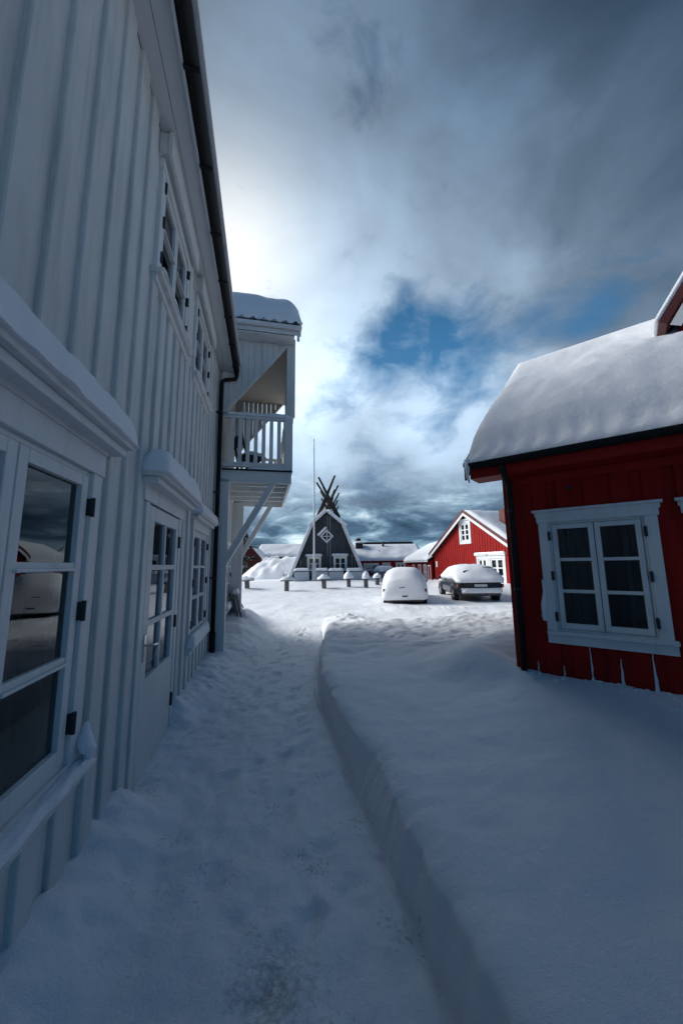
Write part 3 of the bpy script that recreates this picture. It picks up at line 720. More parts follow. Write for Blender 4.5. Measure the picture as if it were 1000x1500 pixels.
m = MB(); m.prism([(XL - .03, YE - .04, ZE - .22), (XL - .03, YE - .04, ZE - .0), (XL - .03, YR, ZR - .0), (XL - .03, YR, ZR - .22)], (.028, 0, 0)); m.prism([(XL - .03, 2 * YR - YE + .04, ZE - .22), (XL - .03, YR, ZR - .22), (XL - .03, YR, ZR), (XL - .03, 2 * YR - YE + .04, ZE)], (.028, 0, 0)); m.build('bargeboard', 'maroon', rB)
# hanging snow tongue at the eave corner
m = MB(); m.tube([(XL + .02, YE - .07, ZE + .02), (XL + .025, YE - .085, ZE - .09), (XL + .02, YE - .075, ZE - .19), (XL + .03, YE - .06, ZE - .26)], .035, 8, .008); m.build('snow_tongue', 'snow', rB, smooth=True)
m = MB(); m.tube([(T0 + .06, YE - .045, ZE - .1), (T0 + .06, YE - .03, ZE - .17), (T0 + .05, -.1, 2.50), (T0 + .05, -.075, 2.42), (T0 + .05, -.075, .05)], .035, 10)
dp = m.build('downpipe', 'black', Bh, smooth=True)
for zz in (2.2, 1.3): m = MB(); m.tube([(T0 + .05, -.075, zz - .012), (T0 + .05, -.075, zz + .012)], .042, 10); m.build('pipe_clip', 'hinge', dp)
for k, (a, b, c, d, e) in enumerate(bh):
    w = window(Bh, a, b, c, d, 2, 3, 1, .10, fr=.048, mun=.032, hood=(a - .15, b + .15, 2.150, .07), sill=(a - .10, b + .13, .825, .075), caspr=.036,
           curtain=[(a + .03, (a + b) / 2 - .01, c, d, 'curtain'), ((a + b) / 2 + .22, b - .02, c, d, 'curtain')], label=('white casement window next to the corner downpipe' if k == 0 else None), bottomcas=False)
    m = MB(); m.box(a - .10, b + .12, -.052, -.001, .735, .8235); m.build('apron', 'trim', w, bevel=.004)
# snow clinging in the board grooves and on the left casing
rr = random.Random(4)
x = T0 + .02 + .15 + .012
while x < 2.6:
    h = rr.uniform(.28, .60); z0 = .16
    n_ = 16; m = MB(); m.rope([(x + .004 * fb(q * .7, x * 9), -.010 + .004 * q / n_, z0 + h * q / n_) for q in range(n_ + 1)], [.034 * (1 - q / n_) ** 1.5 * (1 + .45 * fb(q * .9, x * 5, 2)) * (.35 if rr.random() < .12 else 1) + .004 for q in range(n_ + 1)])
    m.build('snow_streak', 'snow', Bh, smooth=True)
    if rr.random() < .5:
        x2 = x - rr.uniform(.13, .15); m = MB(); m.rope([(x2 + .006 * fb(q, x), -.006, z0 + h * .7 * q / 10) for q in range(11)], [.022 * (1 - q / 10) * (1 + .9 * fb(q * .8, x, 4)) + .003 for q in range(11)]); m.build('snow_streak', 'snow', Bh, smooth=True)
    x += .245
m = MB(); m.rope([(-.80 - .012 * math.sin(q * .4), -.03, .96 + .028 * q) for q in range(17)], [.028 * (1 - q / 16) ** .6 * (1 + .6 * fb(q * .5, 3.3)) + .003 for q in range(17)])
m.build('casing_snow', 'snow', Bh, smooth=True)
m = MB(); m.box(-.48, -.44, -.05, -.02, 2.38, 2.42); m.build('wall_lamp_bracket', 'hinge', Bh)
# cross gable above the roof at right
gy = 1.62; gx = .70; gz = 4.66; sl = math.tan(R(58)); wd = 1.9
dr = MB()
dr.prism([(gx + .12, gy + .12, gz - .9), (gx + 2 * wd - .12, gy + .12, gz - .9), (gx + 2 * wd - .12, gy + .12, gz + .05), (gx + wd, gy + .12, gz + wd * sl - .1), (gx + .12, gy + .12, gz + .05)], (0, 2.2, 0))
cg = dr.build('cross_gable', 'red', Bh)
m = MB()
for sgn in (0, 1):
    ex = gx if sgn == 0 else gx + 2 * wd
    a, b = (ex, gz), (gx + wd, gz + wd * sl); sx = 1 if sgn == 0 else -1
    m.prism([(a[0] - .03 * sx, gy - .2, a[1]), (b[0], gy - .2, b[1]), (b[0], gy - .2, b[1] + .14), (a[0] - .10 * sx, gy - .2, a[1] + .05)], (0, 2.9, 0))
m.build('gable_roof', 'maroon', cg)
m = MB()
for sgn in (0, 1):
    ex = gx if sgn == 0 else gx + 2 * wd; sx = 1 if sgn == 0 else -1
    a, b = (ex, gz), (gx + wd, gz + wd * sl)
    m.prism([(a[0] + .00 * sx, gy - .225, a[1] - .03), (a[0] + .10 * sx, gy - .225, a[1] - .09), (b[0], gy - .225, b[1] - .17), (b[0], gy - .225, b[1] - .003)], (0, .022, 0))
m.build('bargeboard', 'trim', cg)
m = MB()
for sgn in (0, 1):
    ex = gx if sgn == 0 else gx + 2 * wd; sx = 1 if sgn == 0 else -1
    a, b = (ex, gz), (gx + wd, gz + wd * sl)
    m.prism([(a[0] - .11 * sx, gy - .19, a[1] + .055), (b[0], gy - .19, b[1] + .145), (b[0], gy - .19, b[1] + .30), (a[0] - .16 * sx, gy - .19, a[1] + .10)], (0, 2.85, 0))
m.build('snow_cap', 'snow', cg, bevel=.03)

# ------------------------------------------------------------------ A-frame lodge
YL = 32.
g0 = at(478.2, 849, YL)
L = thing('a_frame_lodge', 'dark A-frame timber lodge with crossed log poles above its gable', 'lodge', (g0.x, YL, .25), 0)
def lp(px, py): p = at(px, py, YL); return (p.x - g0.x, p.z - .25)
apex = lp(478.4, 751); kl = lp(459.5, 768.5); kr = lp(499.5, 768.5); bl = lp(425, 846); br_ = lp(533, 843)
bl = (bl[0], -.1); br_ = (br_[0], -.1); LEN = 16.
def ztop(x):
    P = [bl, kl, apex, kr, br_]
    for (a, b), (c, d) in zip(P, P[1:]):
        if a <= x <= c: return b + (d - b) * (x - a) / (c - a)
    return -.1
wz0, wz1 = lp(0, 841)[1], lp(0, 823)[1]
wl = (lp(451.5, 830)[0], lp(468.5, 830)[0]); wr = (lp(490, 830)[0], lp(506.5, 830)[0])
hs = [(wl[0], wl[1], wz0, wz1, .08), (wr[0], wr[1], wz0, wz1, .08)]
board_wall(bl[0] + .02, br_[0] - .02, -.1, 6, hs, .24, .05, .03, .08, ztop=lambda x: ztop(x) - .03, seed=4).build('wall', 'dark', L)
for h in hs:
    w = window(L, *h[:4], 2, 2, 1, .10, fr=.07, mun=.05, simple=True, mat='trim')
    m = MB(); m.box(h[0] - .22, h[1] + .22, -.3, .0, h[3] + .14, h[3] + .2); ho = m.build('hood', 'trim', w)
    m = MB(); snow_ledge(m, h[0] - .26, h[1] + .26, -.34, .0, h[3] + .2, .16, h[0], nx=14); m.build('snow_cap', 'snow', w, smooth=True)
m = MB(); rb = random.Random(3); x = bl[0] + .2
while x < br_[0] - .1:
    if rb.random() < .62 and not any(h[0] - .25 < x < h[1] + .25 for h in hs):
        zt_ = ztop(x) - .1 - rb.random() * .2; m.box(x - .014, x + .014, -.036, -.026, max(0, zt_ - rb.uniform(1.5, 5.)), zt_)
    x += .24
m.build('batten', 'grey', L)
# roof slabs
m = MB(); y0 = -.45
def slab(mb, a, b, t, y0, y1):
    d = Vector((b[0] - a[0], b[1] - a[1])); n = Vector((-d.y, d.x)).normalized() * t
    mb.prism([(a[0], y0, a[1]), (b[0], y0, b[1]), (b[0] + n.x, y0, b[1] + n.y), (a[0] + n.x, y0, a[1] + n.y)], (0, y1 - y0, 0))
ce = lambda k_: (k_[0] + (k_[0] - apex[0]) * .24, k_[1] + (k_[1] - apex[1]) * .24); cl, cr = ce(kl), ce(kr)
slab(m, bl, kl, .12, y0, LEN); slab(m, cl, apex, .14, y0 - .1, LEN); slab(m, apex, cr, .14, y0 - .1, LEN); slab(m, kr, br_, .14, y0, LEN)
rL = m.build('roof', 'pole', L)
m = MB()
for a, b, q in ((bl, kl, 0), (cl, apex, .1), (apex, cr, .1), (kr, br_, 0)): slab(m, a, b, .15, y0 - .03 - q, y0 - .003 - q)
m.build('bargeboard', 'trim', rL)
m = MB()
def off(p, q, t):
    d = Vector((q[0] - p[0], q[1] - p[1])).normalized(); n = Vector((-d.y, d.x)) * t; return (p[0] + n.x, p[1] + n.y), (q[0] + n.x, q[1] + n.y)
for (a, b), t, e_ in (((bl, kl), .15, 0), ((cl, apex), .16, .1), ((apex, cr), .16, .1), ((kr, br_), .15, 0)):
    p, q = off(a, b, .155); slab(m, p, q, t, y0 - .05 - e_, LEN)
m.build('snow_cap', 'snow', rL, bevel=.04)
# diamond window
dc = lp(478.4, 785.6); r_ = .62
m = MB(); 
for k in range(4):
    a = (dc[0] + r_ * math.cos(k * math.pi / 2), dc[1] + r_ * math.sin(k * math.pi / 2)); b = (dc[0] + r_ * math.cos((k + 1) * math.pi / 2), dc[1] + r_ * math.sin((k + 1) * math.pi / 2))
    m.beam((a[0], -.07, a[1]), (b[0], -.07, b[1]), .1, .14, up=(0, 1, 0)) if False else m.prism([(a[0], -.11, a[1]), (b[0], -.11, b[1]), (dc[0] + (b[0] - dc[0]) * .72, -.11, dc[1] + (b[1] - dc[1]) * .72), (dc[0] + (a[0] - dc[0]) * .72, -.11, dc[1] + (a[1] - dc[1]) * .72)], (0, .09, 0))
m.box(dc[0] - .4, dc[0] + .4, -.085, -.03, dc[1] - .03, dc[1] + .03); m.box(dc[0] - .03, dc[0] + .03, -.084, -.031, dc[1] - .4, dc[1] - .03); m.box(dc[0] - .03, dc[0] + .03, -.084, -.031, dc[1] + .03, dc[1] + .4)
dw = m.build('diamond_window', 'trim', L)
m = MB(); m.prism([(dc[0] + .46 * math.cos(k * math.pi / 2), -.03, dc[1] + .46 * math.sin(k * math.pi / 2)) for k in range(4)], (0, .012, 0)); m.build('pane', 'room', dw)
m = MB(); a = (dc[0] - .72, dc[1] + .02); b = (dc[0] + .02, dc[1] + .74); slab(m, a, b, .17, -.42, -.02); m.build('snow_cap', 'snow', dw, bevel=.03)
# crossed poles along the ridge
pt_l, pt_r = lp(466.2, 698), lp(490.2, 694.5); pb_l, pb_r = lp(462, 760), lp(497, 757)
ex = lambda a, b, f: (a[0] + (b[0] - a[0]) * f, a[1] + (b[1] - a[1]) * f)
for k in range(9):
    y = .3 + k * 1.9; hh = 1 - .012 * k + .05 * fb(k * 3.1, 2)
    ox = (.0, -.22, .16, -.10, .24, -.3, .1, -.2, .2)[k]; tl = ex(pb_r, pt_l, hh); tr = ex(pb_l, pt_r, hh + .05 * fb(k, 7)); tl = (tl[0] + ox - .12 * (k % 2), tl[1]); tr = (tr[0] + ox + .14 * ((k + 1) % 2) * (k > 0), tr[1])
    for (p, q, yy) in ((pb_r, tl, y), (pb_l, tr, y + .24)):
        m = MB(); m.tube([(p[0], yy, p[1]), ((p[0] + q[0]) / 2 + .03 * fb(k, 5), yy, (p[1] + q[1]) / 2), (q[0], yy, q[1])], .125, 8, .09); m.build('roof_pole', 'pole', L, smooth=False)
m = MB()
for k in range(5):
    c = ((pb_l[0] + pb_r[0]) / 2, apex[1]); m2 = .3 + k * 2.5
    snow_ledge(m, c[0] - .5, c[0] + .5, m2 + .3, m2 + 1.6, apex[1] + .2, .25, k, nx=12)
m.build('snow_heap', 'snow', L, smooth=True)

# grey snow-capped boxes before the lodge
BX = [(442.5, 21, 'leftmost'), (471, 19, 'b'), (492.5, 20.5, 'c'), (519, 22, 'd')]
BL = ['grey snow topped box at the left foot of the lodge', 'grey snow topped box right beside the flagpole foot', 'grey snow topped box under the right lodge window', 'grey snow topped box at the right foot of the lodge']
for (px, wpx, _), lb in zip(BX, BL):
    Yb = 30.6; p = at(px, 850, Yb); wdt = wpx / 16.9; zt = at(px, 836.5, Yb).z - .2
    b = thing('storage_box', lb, 'box', (p.x, Yb, .2), 0, 'grey boxes in a row before the lodge')
    m = MB(); m.box(-wdt / 2, wdt / 2, -.5, .5, -.2, zt - .05); m.build('body', 'grey', b, bevel=.02)
    m = MB(); m.box(-wdt / 2 - .03, wdt / 2 + .03, -.54, .54, zt - .045, zt + .02); m.build('lid', 'hinge', b, bevel=.01)
    m = MB(); snow_ledge(m, -wdt / 2 - .04, wdt / 2 + .04, -.56, .56, zt + .02, .24, px, endr=.2, nx=20, pw=3); m.build('snow_cap', 'snow', b, smooth=True)

# mushroom-like snow tables on the court
TB = [(362, 859, 21, 'wide snow topped table nearest the white wing'), (420, 860, 20, 'wide snow topped table before the left edge of the lodge'),
      (474.5, 858, 18, 'snow topped table just right of the flagpole'), (510.8, 857, 13.5, 'round snow topped table before the right lodge window'),
      (535.8, 857, 10, 'small snow topped table at the right foot of the lodge'), (552.3, 855, 11, 'small snow topped table left of the nearer snowed car')]
for px, py, wpx, lb in TB:
    d = ray(px, py); zg = .24; k = (zg - EYE) / d.z; p = EYEP + d * k; zg2 = gh(p.x, p.y, False); sc = p.y / FPX
    wdt = wpx * sc
    t = thing('picnic_table', lb, 'table', (p.x, p.y, zg), random.uniform(-.2, .2), 'snow topped tables across the court')
    m = MB(); m.box(-.13, .13, -.13, .13, -.3, .36); m.build('pedestal', 'tablewood', t, bevel=.02)
    m = MB(); n = 16; m.tube([(0, 0, .36), (0, 0, .42)], wdt / 2, n); m.build('tabletop', 'tablewood', t)
    T = []; hh = (.26 if wpx > 15 else .36) * random.uniform(.75, 1.2)
    for i in range(9):
        f = i / 8; T.append([(wdt / 2 * 1.05 * math.sin(f * math.pi / 2) * math.cos(a) , wdt / 2 * 1.05 * math.sin(f * math.pi / 2) * math.sin(a), .42 + hh * math.cos(f * math.pi / 2) ** .8 * (1 + .45 * fb(math.cos(a) + px, math.sin(a), f) + .12 * math.cos(a + px))) for a in [2 * math.pi * q / 20 for q in range(21)]])
    m = MB(); m.grid(T); m.build('snow_cap', 'snow', t, smooth=True)
    t.rotation_euler = (random.uniform(-.07, .07), random.uniform(-.07, .07), t.rotation_euler.z)

# flagpole
p = at(460, 851, 29.2)
fp = thing('flagpole', 'tall slender white flagpole before the dark lodge', 'flagpole', (p.x, 29.2, .25), 0)
zt = at(457.7, 646, 29.2).z - .25
m = MB(); m.tube([(0, 0, -.3), (0, 0, zt)], .085, 10, .032); m.build('mast', 'flagwhite', fp, smooth=True)
m = MB(); m.tube([(0, 0, zt), (0, 0, zt + .06), (0, 0, zt + .14), (0, 0, zt + .2)], .07, 10, .03); m.build('finial', 'flagwhite', fp, smooth=True)
m = MB(); m.tube([(.09, 0, 1.3), (.05, 0, zt - .1)], .008, 5); m.build('rope', 'hinge', fp)
m = MB(); m.box(-.16, .16, -.14, -.07, -.2, 1.5); m.build('base_bracket', 'grey', fp)

# ------------------------------------------------------------------ cars
def loft(secs, n_close=True):
    m = MB(); k = len(secs[0]); 
    for s in secs: m.v += s
    for i in range(len(secs) - 1):
        for j in range(k): m.f.append((i * k + j, i * k + (j + 1) % k, (i + 1) * k + (j + 1) % k, (i + 1) * k + j))
    m.f.append(tuple(range(k))[::-1]); m.f.append(tuple(range((len(secs) - 1) * k, len(secs) * k))); return m
def car(label, loc, heading, Lc, Wc, Hc, paint, snow_rear, snow_side, suv=False, snowH=.15, tapk=.20, exk=.62, group='snow covered cars parked in the court'):
    """x forward; rear at -Lc/2"""
    c = thing('parked_car', label, 'car', loc, heading, group)
    h = Lc / 2; zb = .22 if not suv else .27; belt = Hc * .60; hw = Wc / 2
    st = [(-h, .80, zb + .16, belt * .86), (-h + .07, .93, zb + .06, belt * .97), (-h + .5, 1., zb, belt), (-.3 * h, 1., zb, belt), (.3 * h, 1., zb, belt * .99), (.62 * h, .98, zb, belt * .93), (h - .25, .9, zb + .03, belt * .82), (h, .72, zb + .14, belt * .66)]
    secs = []
    for x, w, z0, z1 in st:
        w *= hw; secs.append([(x, -w * .9, z0), (x, -w, z0 + .14), (x, -w, z1 - .12), (x, -w * .93, z1), (x, w * .93, z1), (x, w, z1 - .12), (x, w, z0 + .14), (x, w * .9, z0)])
    loft(secs).build('body', paint, c, smooth=True, bevel=.015)
    # greenhouse
    gs = [(-h + .10, .86, belt - .03, .04), (-h + .42, .80, belt - .03, Hc - belt - .04), (-.25 * h, .82, belt - .03, Hc - belt), (.12 * h, .82, belt - .03, Hc - belt - .03), (.52 * h, .86, belt - .03, .03)]
    secs = []
    for x, w, z0, dz in gs:
        wb = hw * .86; wt = wb - .24 * min(1, dz / .5); dz = dz * .86; secs.append([(x, -wb, z0), (x, -wt, z0 + dz), (x, -wt * .85, z0 + dz + .04), (x, wt * .85, z0 + dz + .04), (x, wt, z0 + dz), (x, wb, z0)])
    loft(secs).build('cabin', 'carblack', c, smooth=False, bevel=.03)
    for sx in (-.60, .62):
        for sy in (-1, 1):
            wx_, wy = sx * h, sy * (hw - .1); r = .33 if not suv else .36
            m = MB(); m.tube([(wx_, wy - .1, r - .04), (wx_, wy + .11 * 1, r - .04)], r, 22); t_ = m.build('wheel', 'rubber', c, bevel=.02)
            m = MB(); yr_ = wy + sy * .112; 
            for q in range(5):
                a = q * 2 * math.pi / 5; m.beam((wx_, yr_, r - .04), (wx_ + .22 * math.cos(a), yr_, r - .04 + .22 * math.sin(a)), .05, .02, up=(0, 1, 0))
            m.tube([(wx_, yr_ - .012, r - .04), (wx_, yr_ + .008, r - .04)], .06, 12); m.build('rim', 'steel', t_)
            m = MB(); T = []
            for q in range(15):
                a = math.pi * q / 14; T.append([(wx_ + rr * math.cos(a), sy * (hw + .004 + dy), r - .04 + rr * math.sin(a)) for rr, dy in ((r + .02, 0), (r + .085, .012), (r + .095, -.02))])
            m.grid(T); m.build('wheel_arch', 'carblack', c)
    for sy in (-1, 1):
        m = MB(); m.box(-h - .015, -h + .25, sy * hw * .93 - .05, sy * hw * .93 + .05, belt * .72, belt * .90); m.build('tail_lamp', 'lamp', c, bevel=.02)
        m = MB(); m.box(.36 * h, .36 * h + .1, sy * (hw + .09) - .09, sy * (hw + .09) + .09, belt + .02, belt + .16); m.build('mirror', 'carblack', c, bevel=.03)
    m = MB(); m.box(-h - .03, -h + .2, -hw * .84, hw * .84, zb + .02, zb + .2); m.build('bumper', 'carblack', c, bevel=.03)
    m = MB(); m.box(-h - .035, -h - .012, -.26, .26, belt * .76, belt * .76 + .11); m.build('number_plate', 'plate', c)
    # blanket of snow
    def prof(x):   # top height of car under the snow
        P = [(-h, belt * .95), (-h + .12, belt + .05), (-h + .42, Hc - .02), (-.25 * h, Hc + .03), (.12 * h, Hc), (.52 * h, belt + .02), (h - .25, belt * .84), (h, belt * .68)]
        return lut(P, x)
    secs = []; k = 17; nS = 30
    for i in range(nS + 1):
        u = i / nS; x = -h - .10 + (Lc + .16) * u
        en = min(1, min(u, 1 - u) / .045); en = math.sqrt(max(0, 1 - (1 - en) ** 2))
        zt = (sum(prof(x + dd) for dd in (-.3, -.15, 0, .15, .3)) / 5) + snowH * (1 + .25 * fb(x * 1.3, Wc))
        base = snow_side + (snow_rear - snow_side) * (1 - sstep(0, .10, u))
        if zt < base + .1: base = zt - .1
        zt = base + (zt - base) * (.35 + .65 * en); w = (hw + .05) * (.86 + .14 * en) * (1 - .12 * sstep(.75, 1, u))
        ring = []
        for j in range(k):
            a = math.pi * j / (k - 1); ca, sa = math.cos(a), math.sin(a)
            y = w * math.copysign(abs(ca) ** exk, ca); tap = 1 - tapk * sa ** 2.5 * (1 if zt > belt + .2 else .3)
            zz = base + (zt - base) * sa ** exk + .10 * fb(x * 1.7, y * 1.7, Lc) + (.09 * fb(x * 5, j, 2.2) if sa < .2 else .02 * fb(x * 5, y * 5, 1))
            ring.append((x, y * tap, zz))
        secs.append(ring)
    loft(secs).build('snow_cover', 'snow', c, smooth=True)
    return c
p = at(593.3, 882, 14.6)
c1 = car('car buried in snow seen straight from behind, left of the dark car', (p.x + .36, 14.6 + 2.1, -.15), math.pi / 2 - R(10.), 4.2, 1.76, 1.38, 'carblack', .31, .40, snowH=.17, tapk=.15, exk=.54)
p = at(703, 876, 15.2)
c2h = math.pi / 2 - R(4)
c2 = car('dark car with snow heaped on its roof and dark side doors showing', (p.x + .22, 15.2 + 2.25, -.06), c2h, 4.45, 1.92, 1.44, 'carblack', .88, .92, suv=True, snowH=.12)
m = MB(); m.beam((-2.245, -.02, .82), (-2.245, .20, .795), .03, .03); m.build('wiper', 'carblack', c1)
m = MB(); m.beam((-2.215, -.12, .47), (-2.215, .10, .455), .03, .05); m.build('trunk_handle', 'carblack', c1)
m = MB(); m.beam((-1.98, -.58, 1.44), (-1.98, -.20, 1.475), .05, .03); m.build('spoiler', 'carblack', c2)
# snow resting on the rear bumper of the second car
m = MB(); snow_ledge(m, -.78, .78, -.14, .16, .0, .12, 3., endr=.2); o = m.build('bumper_snow', 'snow', c2, smooth=True); o.location = (-2.24, 0, .45); o.rotation_euler = (0, 0, math.pi / 2)
m = MB()
m.add([(-2.275, -.8, .40), (-2.275, .8, .40), (-2.285, .82, .61), (-2.285, -.82, .61)], [(0, 1, 2, 3)]); m.prism([(-2.27, -.8, .40), (-2.27, .8, .40), (-2.28, .82, .60), (-2.28, -.82, .60)], (-.03, 0, 0)); m.build('tailgate_snow', 'snow', c2, bevel=.02)
p = at(560.5, 838, 43.)
car('snowed car far back before the long red house', (p.x, 43., -.05), math.pi / 2 + R(14), 4.2, 1.8, 1.30, 'carsilver', .85, .75, snowH=.1)

# ------------------------------------------------------------------ far red gabled house
def gable_house(name, label, cat, ridge_xy, gdir, rdir, hw, zl, zrg, length, mat='red', ground=0., snowT=.3, ovh=.3, pitchb=.25, holes=(), barge='trim', verge='maroon', group=None, nboards=True):
    """gable wall spans gdir*(-hw..hw) about ridge_xy, ridge runs along rdir. local x = gdir, y = rdir"""
    t = thing(name, label, cat, (ridge_xy[0], ridge_xy[1], ground), math.atan2(gdir[1], gdir[0]), group)
    zl -= ground; zrg -= ground
    sl = (zrg - zl) / hw; zt = lambda x: zrg - sl * abs(x) - .08
    board_wall(-hw + .0, hw, -.5, zl, list(holes), pitchb, .13, .025, .1, ztop=zt, seed=int(hw * 100)).build('wall', mat, t)
    m = MB(); m.box(-hw, -hw + .08, .1, length, -.5, zl - .1); m.box(hw - .08, hw, .1, length, -.5, zl - .1); m.box(-hw, hw, length, length + .08, -.5, zl - .1); m.build('side_wall', mat, t)
    m = MB(); e = hw + ovh; ze = zrg - sl * e
    m.prism([(-e, -ovh, ze), (0, -ovh, zrg), (e, -ovh, ze), (e, -ovh, ze + .1), (0, -ovh, zrg + .1), (-e, -ovh, ze + .1)], (0, length + 2 * ovh, 0)); r = m.build('roof', 'tile', t)
    for s in (-1, 1):
        m = MB(); m.prism([(s * e, -ovh - .04, ze - .16), (0, -ovh - .04, zrg - .16), (0, -ovh - .04, zrg + .04), (s * e, -ovh - .04, ze + .04)], (0, .035, 0)); m.build('bargeboard', barge, r)
        m = MB(); m.prism([(s * e, -ovh - .06, ze + .05), (0, -ovh - .06, zrg + .05), (0, -ovh - .06, zrg + .24), (s * e, -ovh - .06, ze + .24)], (0, .05, 0)); m.build('verge_board', verge, r)
    tmp = MB(); snow_roof(tmp, -ovh - .02, length + ovh, -e, ze + .1, 0, zrg + .1, snowT, hw, 40, 40, edge=.35, over=.03, edgex=.3)
    m = MB(); m.v = [(y, x, z) for x, y, z in tmp.v]; m.f = [f[::-1] for f in tmp.f]; m.build('snow_cap', 'snow', r, smooth=True)
    return t
gd = Vector((.30, -.954)); rd = Vector((.954, .30)); rp = at(683, 752, 25.)
hsF = [(-.78, .18, 3.08, 4.38, .16), (.95, 1.75, .55, 1.85, .16), (2.1, 3.25, .15, 1.85, .18)]
FH = gable_house('gabled_house', 'far red gabled house with white bargeboards and small attic window behind the cars', 'house', (rp.x, 25.), gd, rd, 4.45, 2.35, rp.z, 9., holes=hsF, snowT=.35)
for k, h in enumerate(hsF):
    w = window(FH, *h[:4], 2, 3, 1, .16, fr=.08, mun=.07, simple=True, caspr=.05)
    m = MB(); m.box(h[0] - .26, h[1] + .26, -.14, -.0, h[3] + .2, h[3] + .3); m.build('hood', 'trim', w)
    if k:
        m = MB(); snow_ledge(m, h[0] - .28, h[1] + .28, -.18, .02, h[3] + .3, .12, k, nx=14); m.build('snow_cap', 'snow', w, smooth=True)
m = MB(); m.box(-4.2, -4.0, -.06, -.0, 1.3, 1.75); m.build('meter_box', 'trim', FH)
m = MB(); ln = Vector((3.2, .6))
m.box(2.0, 2.5, 1.0, 1.4, rp.z - 1.0, rp.z - .0); m.build('roof_vent', 'maroon', FH)

# low red wing between, eave towards the court
AN = thing('red_annex', 'low red annex with white door frames joining the far gabled house', 'house', (7.36, 29.75, 0), math.atan2(12.4, .2))
# local x runs away from the camera along the wall, local y = into -X ... mirrored, so build with negative y inside
la = 12.4
h2 = [(.35, 1.1, -.3, 1.35, .1), (2.0, 2.8, .15, 1.4, .12), (4.4, 5.3, .2, 1.4, .12), (7.6, 8.3, -.3, 1.4, .1)]
bw_ = board_wall(0, la, -.5, 1.85, h2, .3, .14, .03, .1, seed=5)
bw_.v = [(x, -y, z) for x, y, z in bw_.v]; bw_.build('wall', 'red', AN)
for k, h in enumerate(h2):
    m = MB(); c = h[4]; m.box(h[0] - c, h[0], -.02, .06, h[2], h[3]); m.box(h[1], h[1] + c, -.02, .06, h[2], h[3]); m.box(h[0] - c, h[1] + c, -.02, .065, h[3], h[3] + c)
    if k in (1, 2): m.box(h[0], h[1], -.03, .03, h[2], h[2] + .1); m.box((h[0] + h[1]) / 2 - .05, (h[0] + h[1]) / 2 + .05, -.03, .03, h[2] + .1, h[3]); m.box(h[0], (h[0] + h[1]) / 2 - .05, -.03, .025, .8, .87); m.box((h[0] + h[1]) / 2 + .05, h[1], -.03, .025, .8, .87)
    w = m.build('window' if k in (1, 2) else 'door_frame', 'trim', AN)
    m = MB(); m.box(h[0], h[1], -.08, -.05, h[2], h[3]); m.build('pane' if k in (1, 2) else 'door', 'room' if k in (1, 2) else 'red', w)
m = MB(); m.prism([(-.2, .35, 1.80), (-.2, -3.1, 3.85), (-.2, -6.4, 1.80), (-.2, -6.4, 1.9), (-.2, -3.1, 3.95), (-.2, .35, 1.9)], (la + .3, 0, 0)); r = m.build('roof', 'tile', AN)
m = MB(); m.box(-.2, la + .1, .352, .38, 1.72, 1.9); m.build('fascia', 'trim', r)
m = MB(); m.box(0, la, -6., -5.9, -.5, 1.8); m.prism([(0, 0, 1.8), (0, -6, 1.8), (0, -3.1, 3.8)], (.05, 0, 0)); m.prism([(la - .05, 0, -.5), (la - .05, -6, -.5), (la - .05, -6, 1.8), (la - .05, -3.1, 3.8), (la - .05, 0, 1.8)], (.05, 0, 0)); m.build('end_wall', 'red', AN)
m = MB(); snow_roof(m, -.2, la + .1, .38, 1.9, -3.1, 3.95, .25, 3., 40, 30, edge=.3); m.build('snow_cap', 'snow', r, smooth=True)

# long red house far back
LH = thing('long_red_house', 'long low red house with wide snow covered roof behind the court', 'house', (0, 47., 0), 0)
h3 = [(2.95, 4.65, .85, 1.55, .14), (5.35, 6.15, .75, 1.6, .14), (7.1, 8.1, .15, 1.6, .14)]
board_wall(-4, 10.5, -.5, 2.0, h3, .3, .13, .03, .1, seed=8).build('wall', 'red', LH)
for h in h3: window(LH, *h[:4], 2, 2, 1, .14, fr=.1, mun=.08, simple=True)
m = MB(); m.prism([(-4.3, -.4, 1.95), (-4.3, 4.2, 4.15), (-4.3, 8.8, 1.95), (-4.3, 8.8, 2.05), (-4.3, 4.2, 4.25), (-4.3, -.4, 2.05)], (15.1, 0, 0)); r = m.build('roof', 'tile', LH)
m = MB(); snow_roof(m, -4.3, 10.8, -.42, 2.05, 4.2, 4.25, .3, 9., 50, 30, edge=.35); m.build('snow_cap', 'snow', r, smooth=True)
m = MB(); m.box(-4, -3.9, .1, 8.4, -.5, 2.0); m.box(10.4, 10.5, .1, 8.4, -.5, 2.0); m.box(-4, 10.5, 8.4, 8.5, -.5, 2.0); m.build('side_wall', 'red', LH)
m = MB(); m.tube([(5.75, 3.2, 3.6), (5.75, 3.2, 4.7)], .16, 10); m.build('roof_vent', 'hinge', LH)
m = MB(); m.tube([(5.0, 1.6, 2.9), (5.0, 1.6, 3.45)], .08, 8); m.build('vent_pipe', 'hinge', LH)
m = MB(); m.box(1.9, 2.9, 2.5, 3.6, 3.3, 4.5); ch_ = m.build('roof_hatch', 'tile', LH); m = MB(); snow_ledge(m, 1.75, 3.05, 2.3, 3.7, 4.5, .3, 2., nx=14, endr=.5, pw=2); m.build('snow_cap', 'snow', ch_, smooth=True)
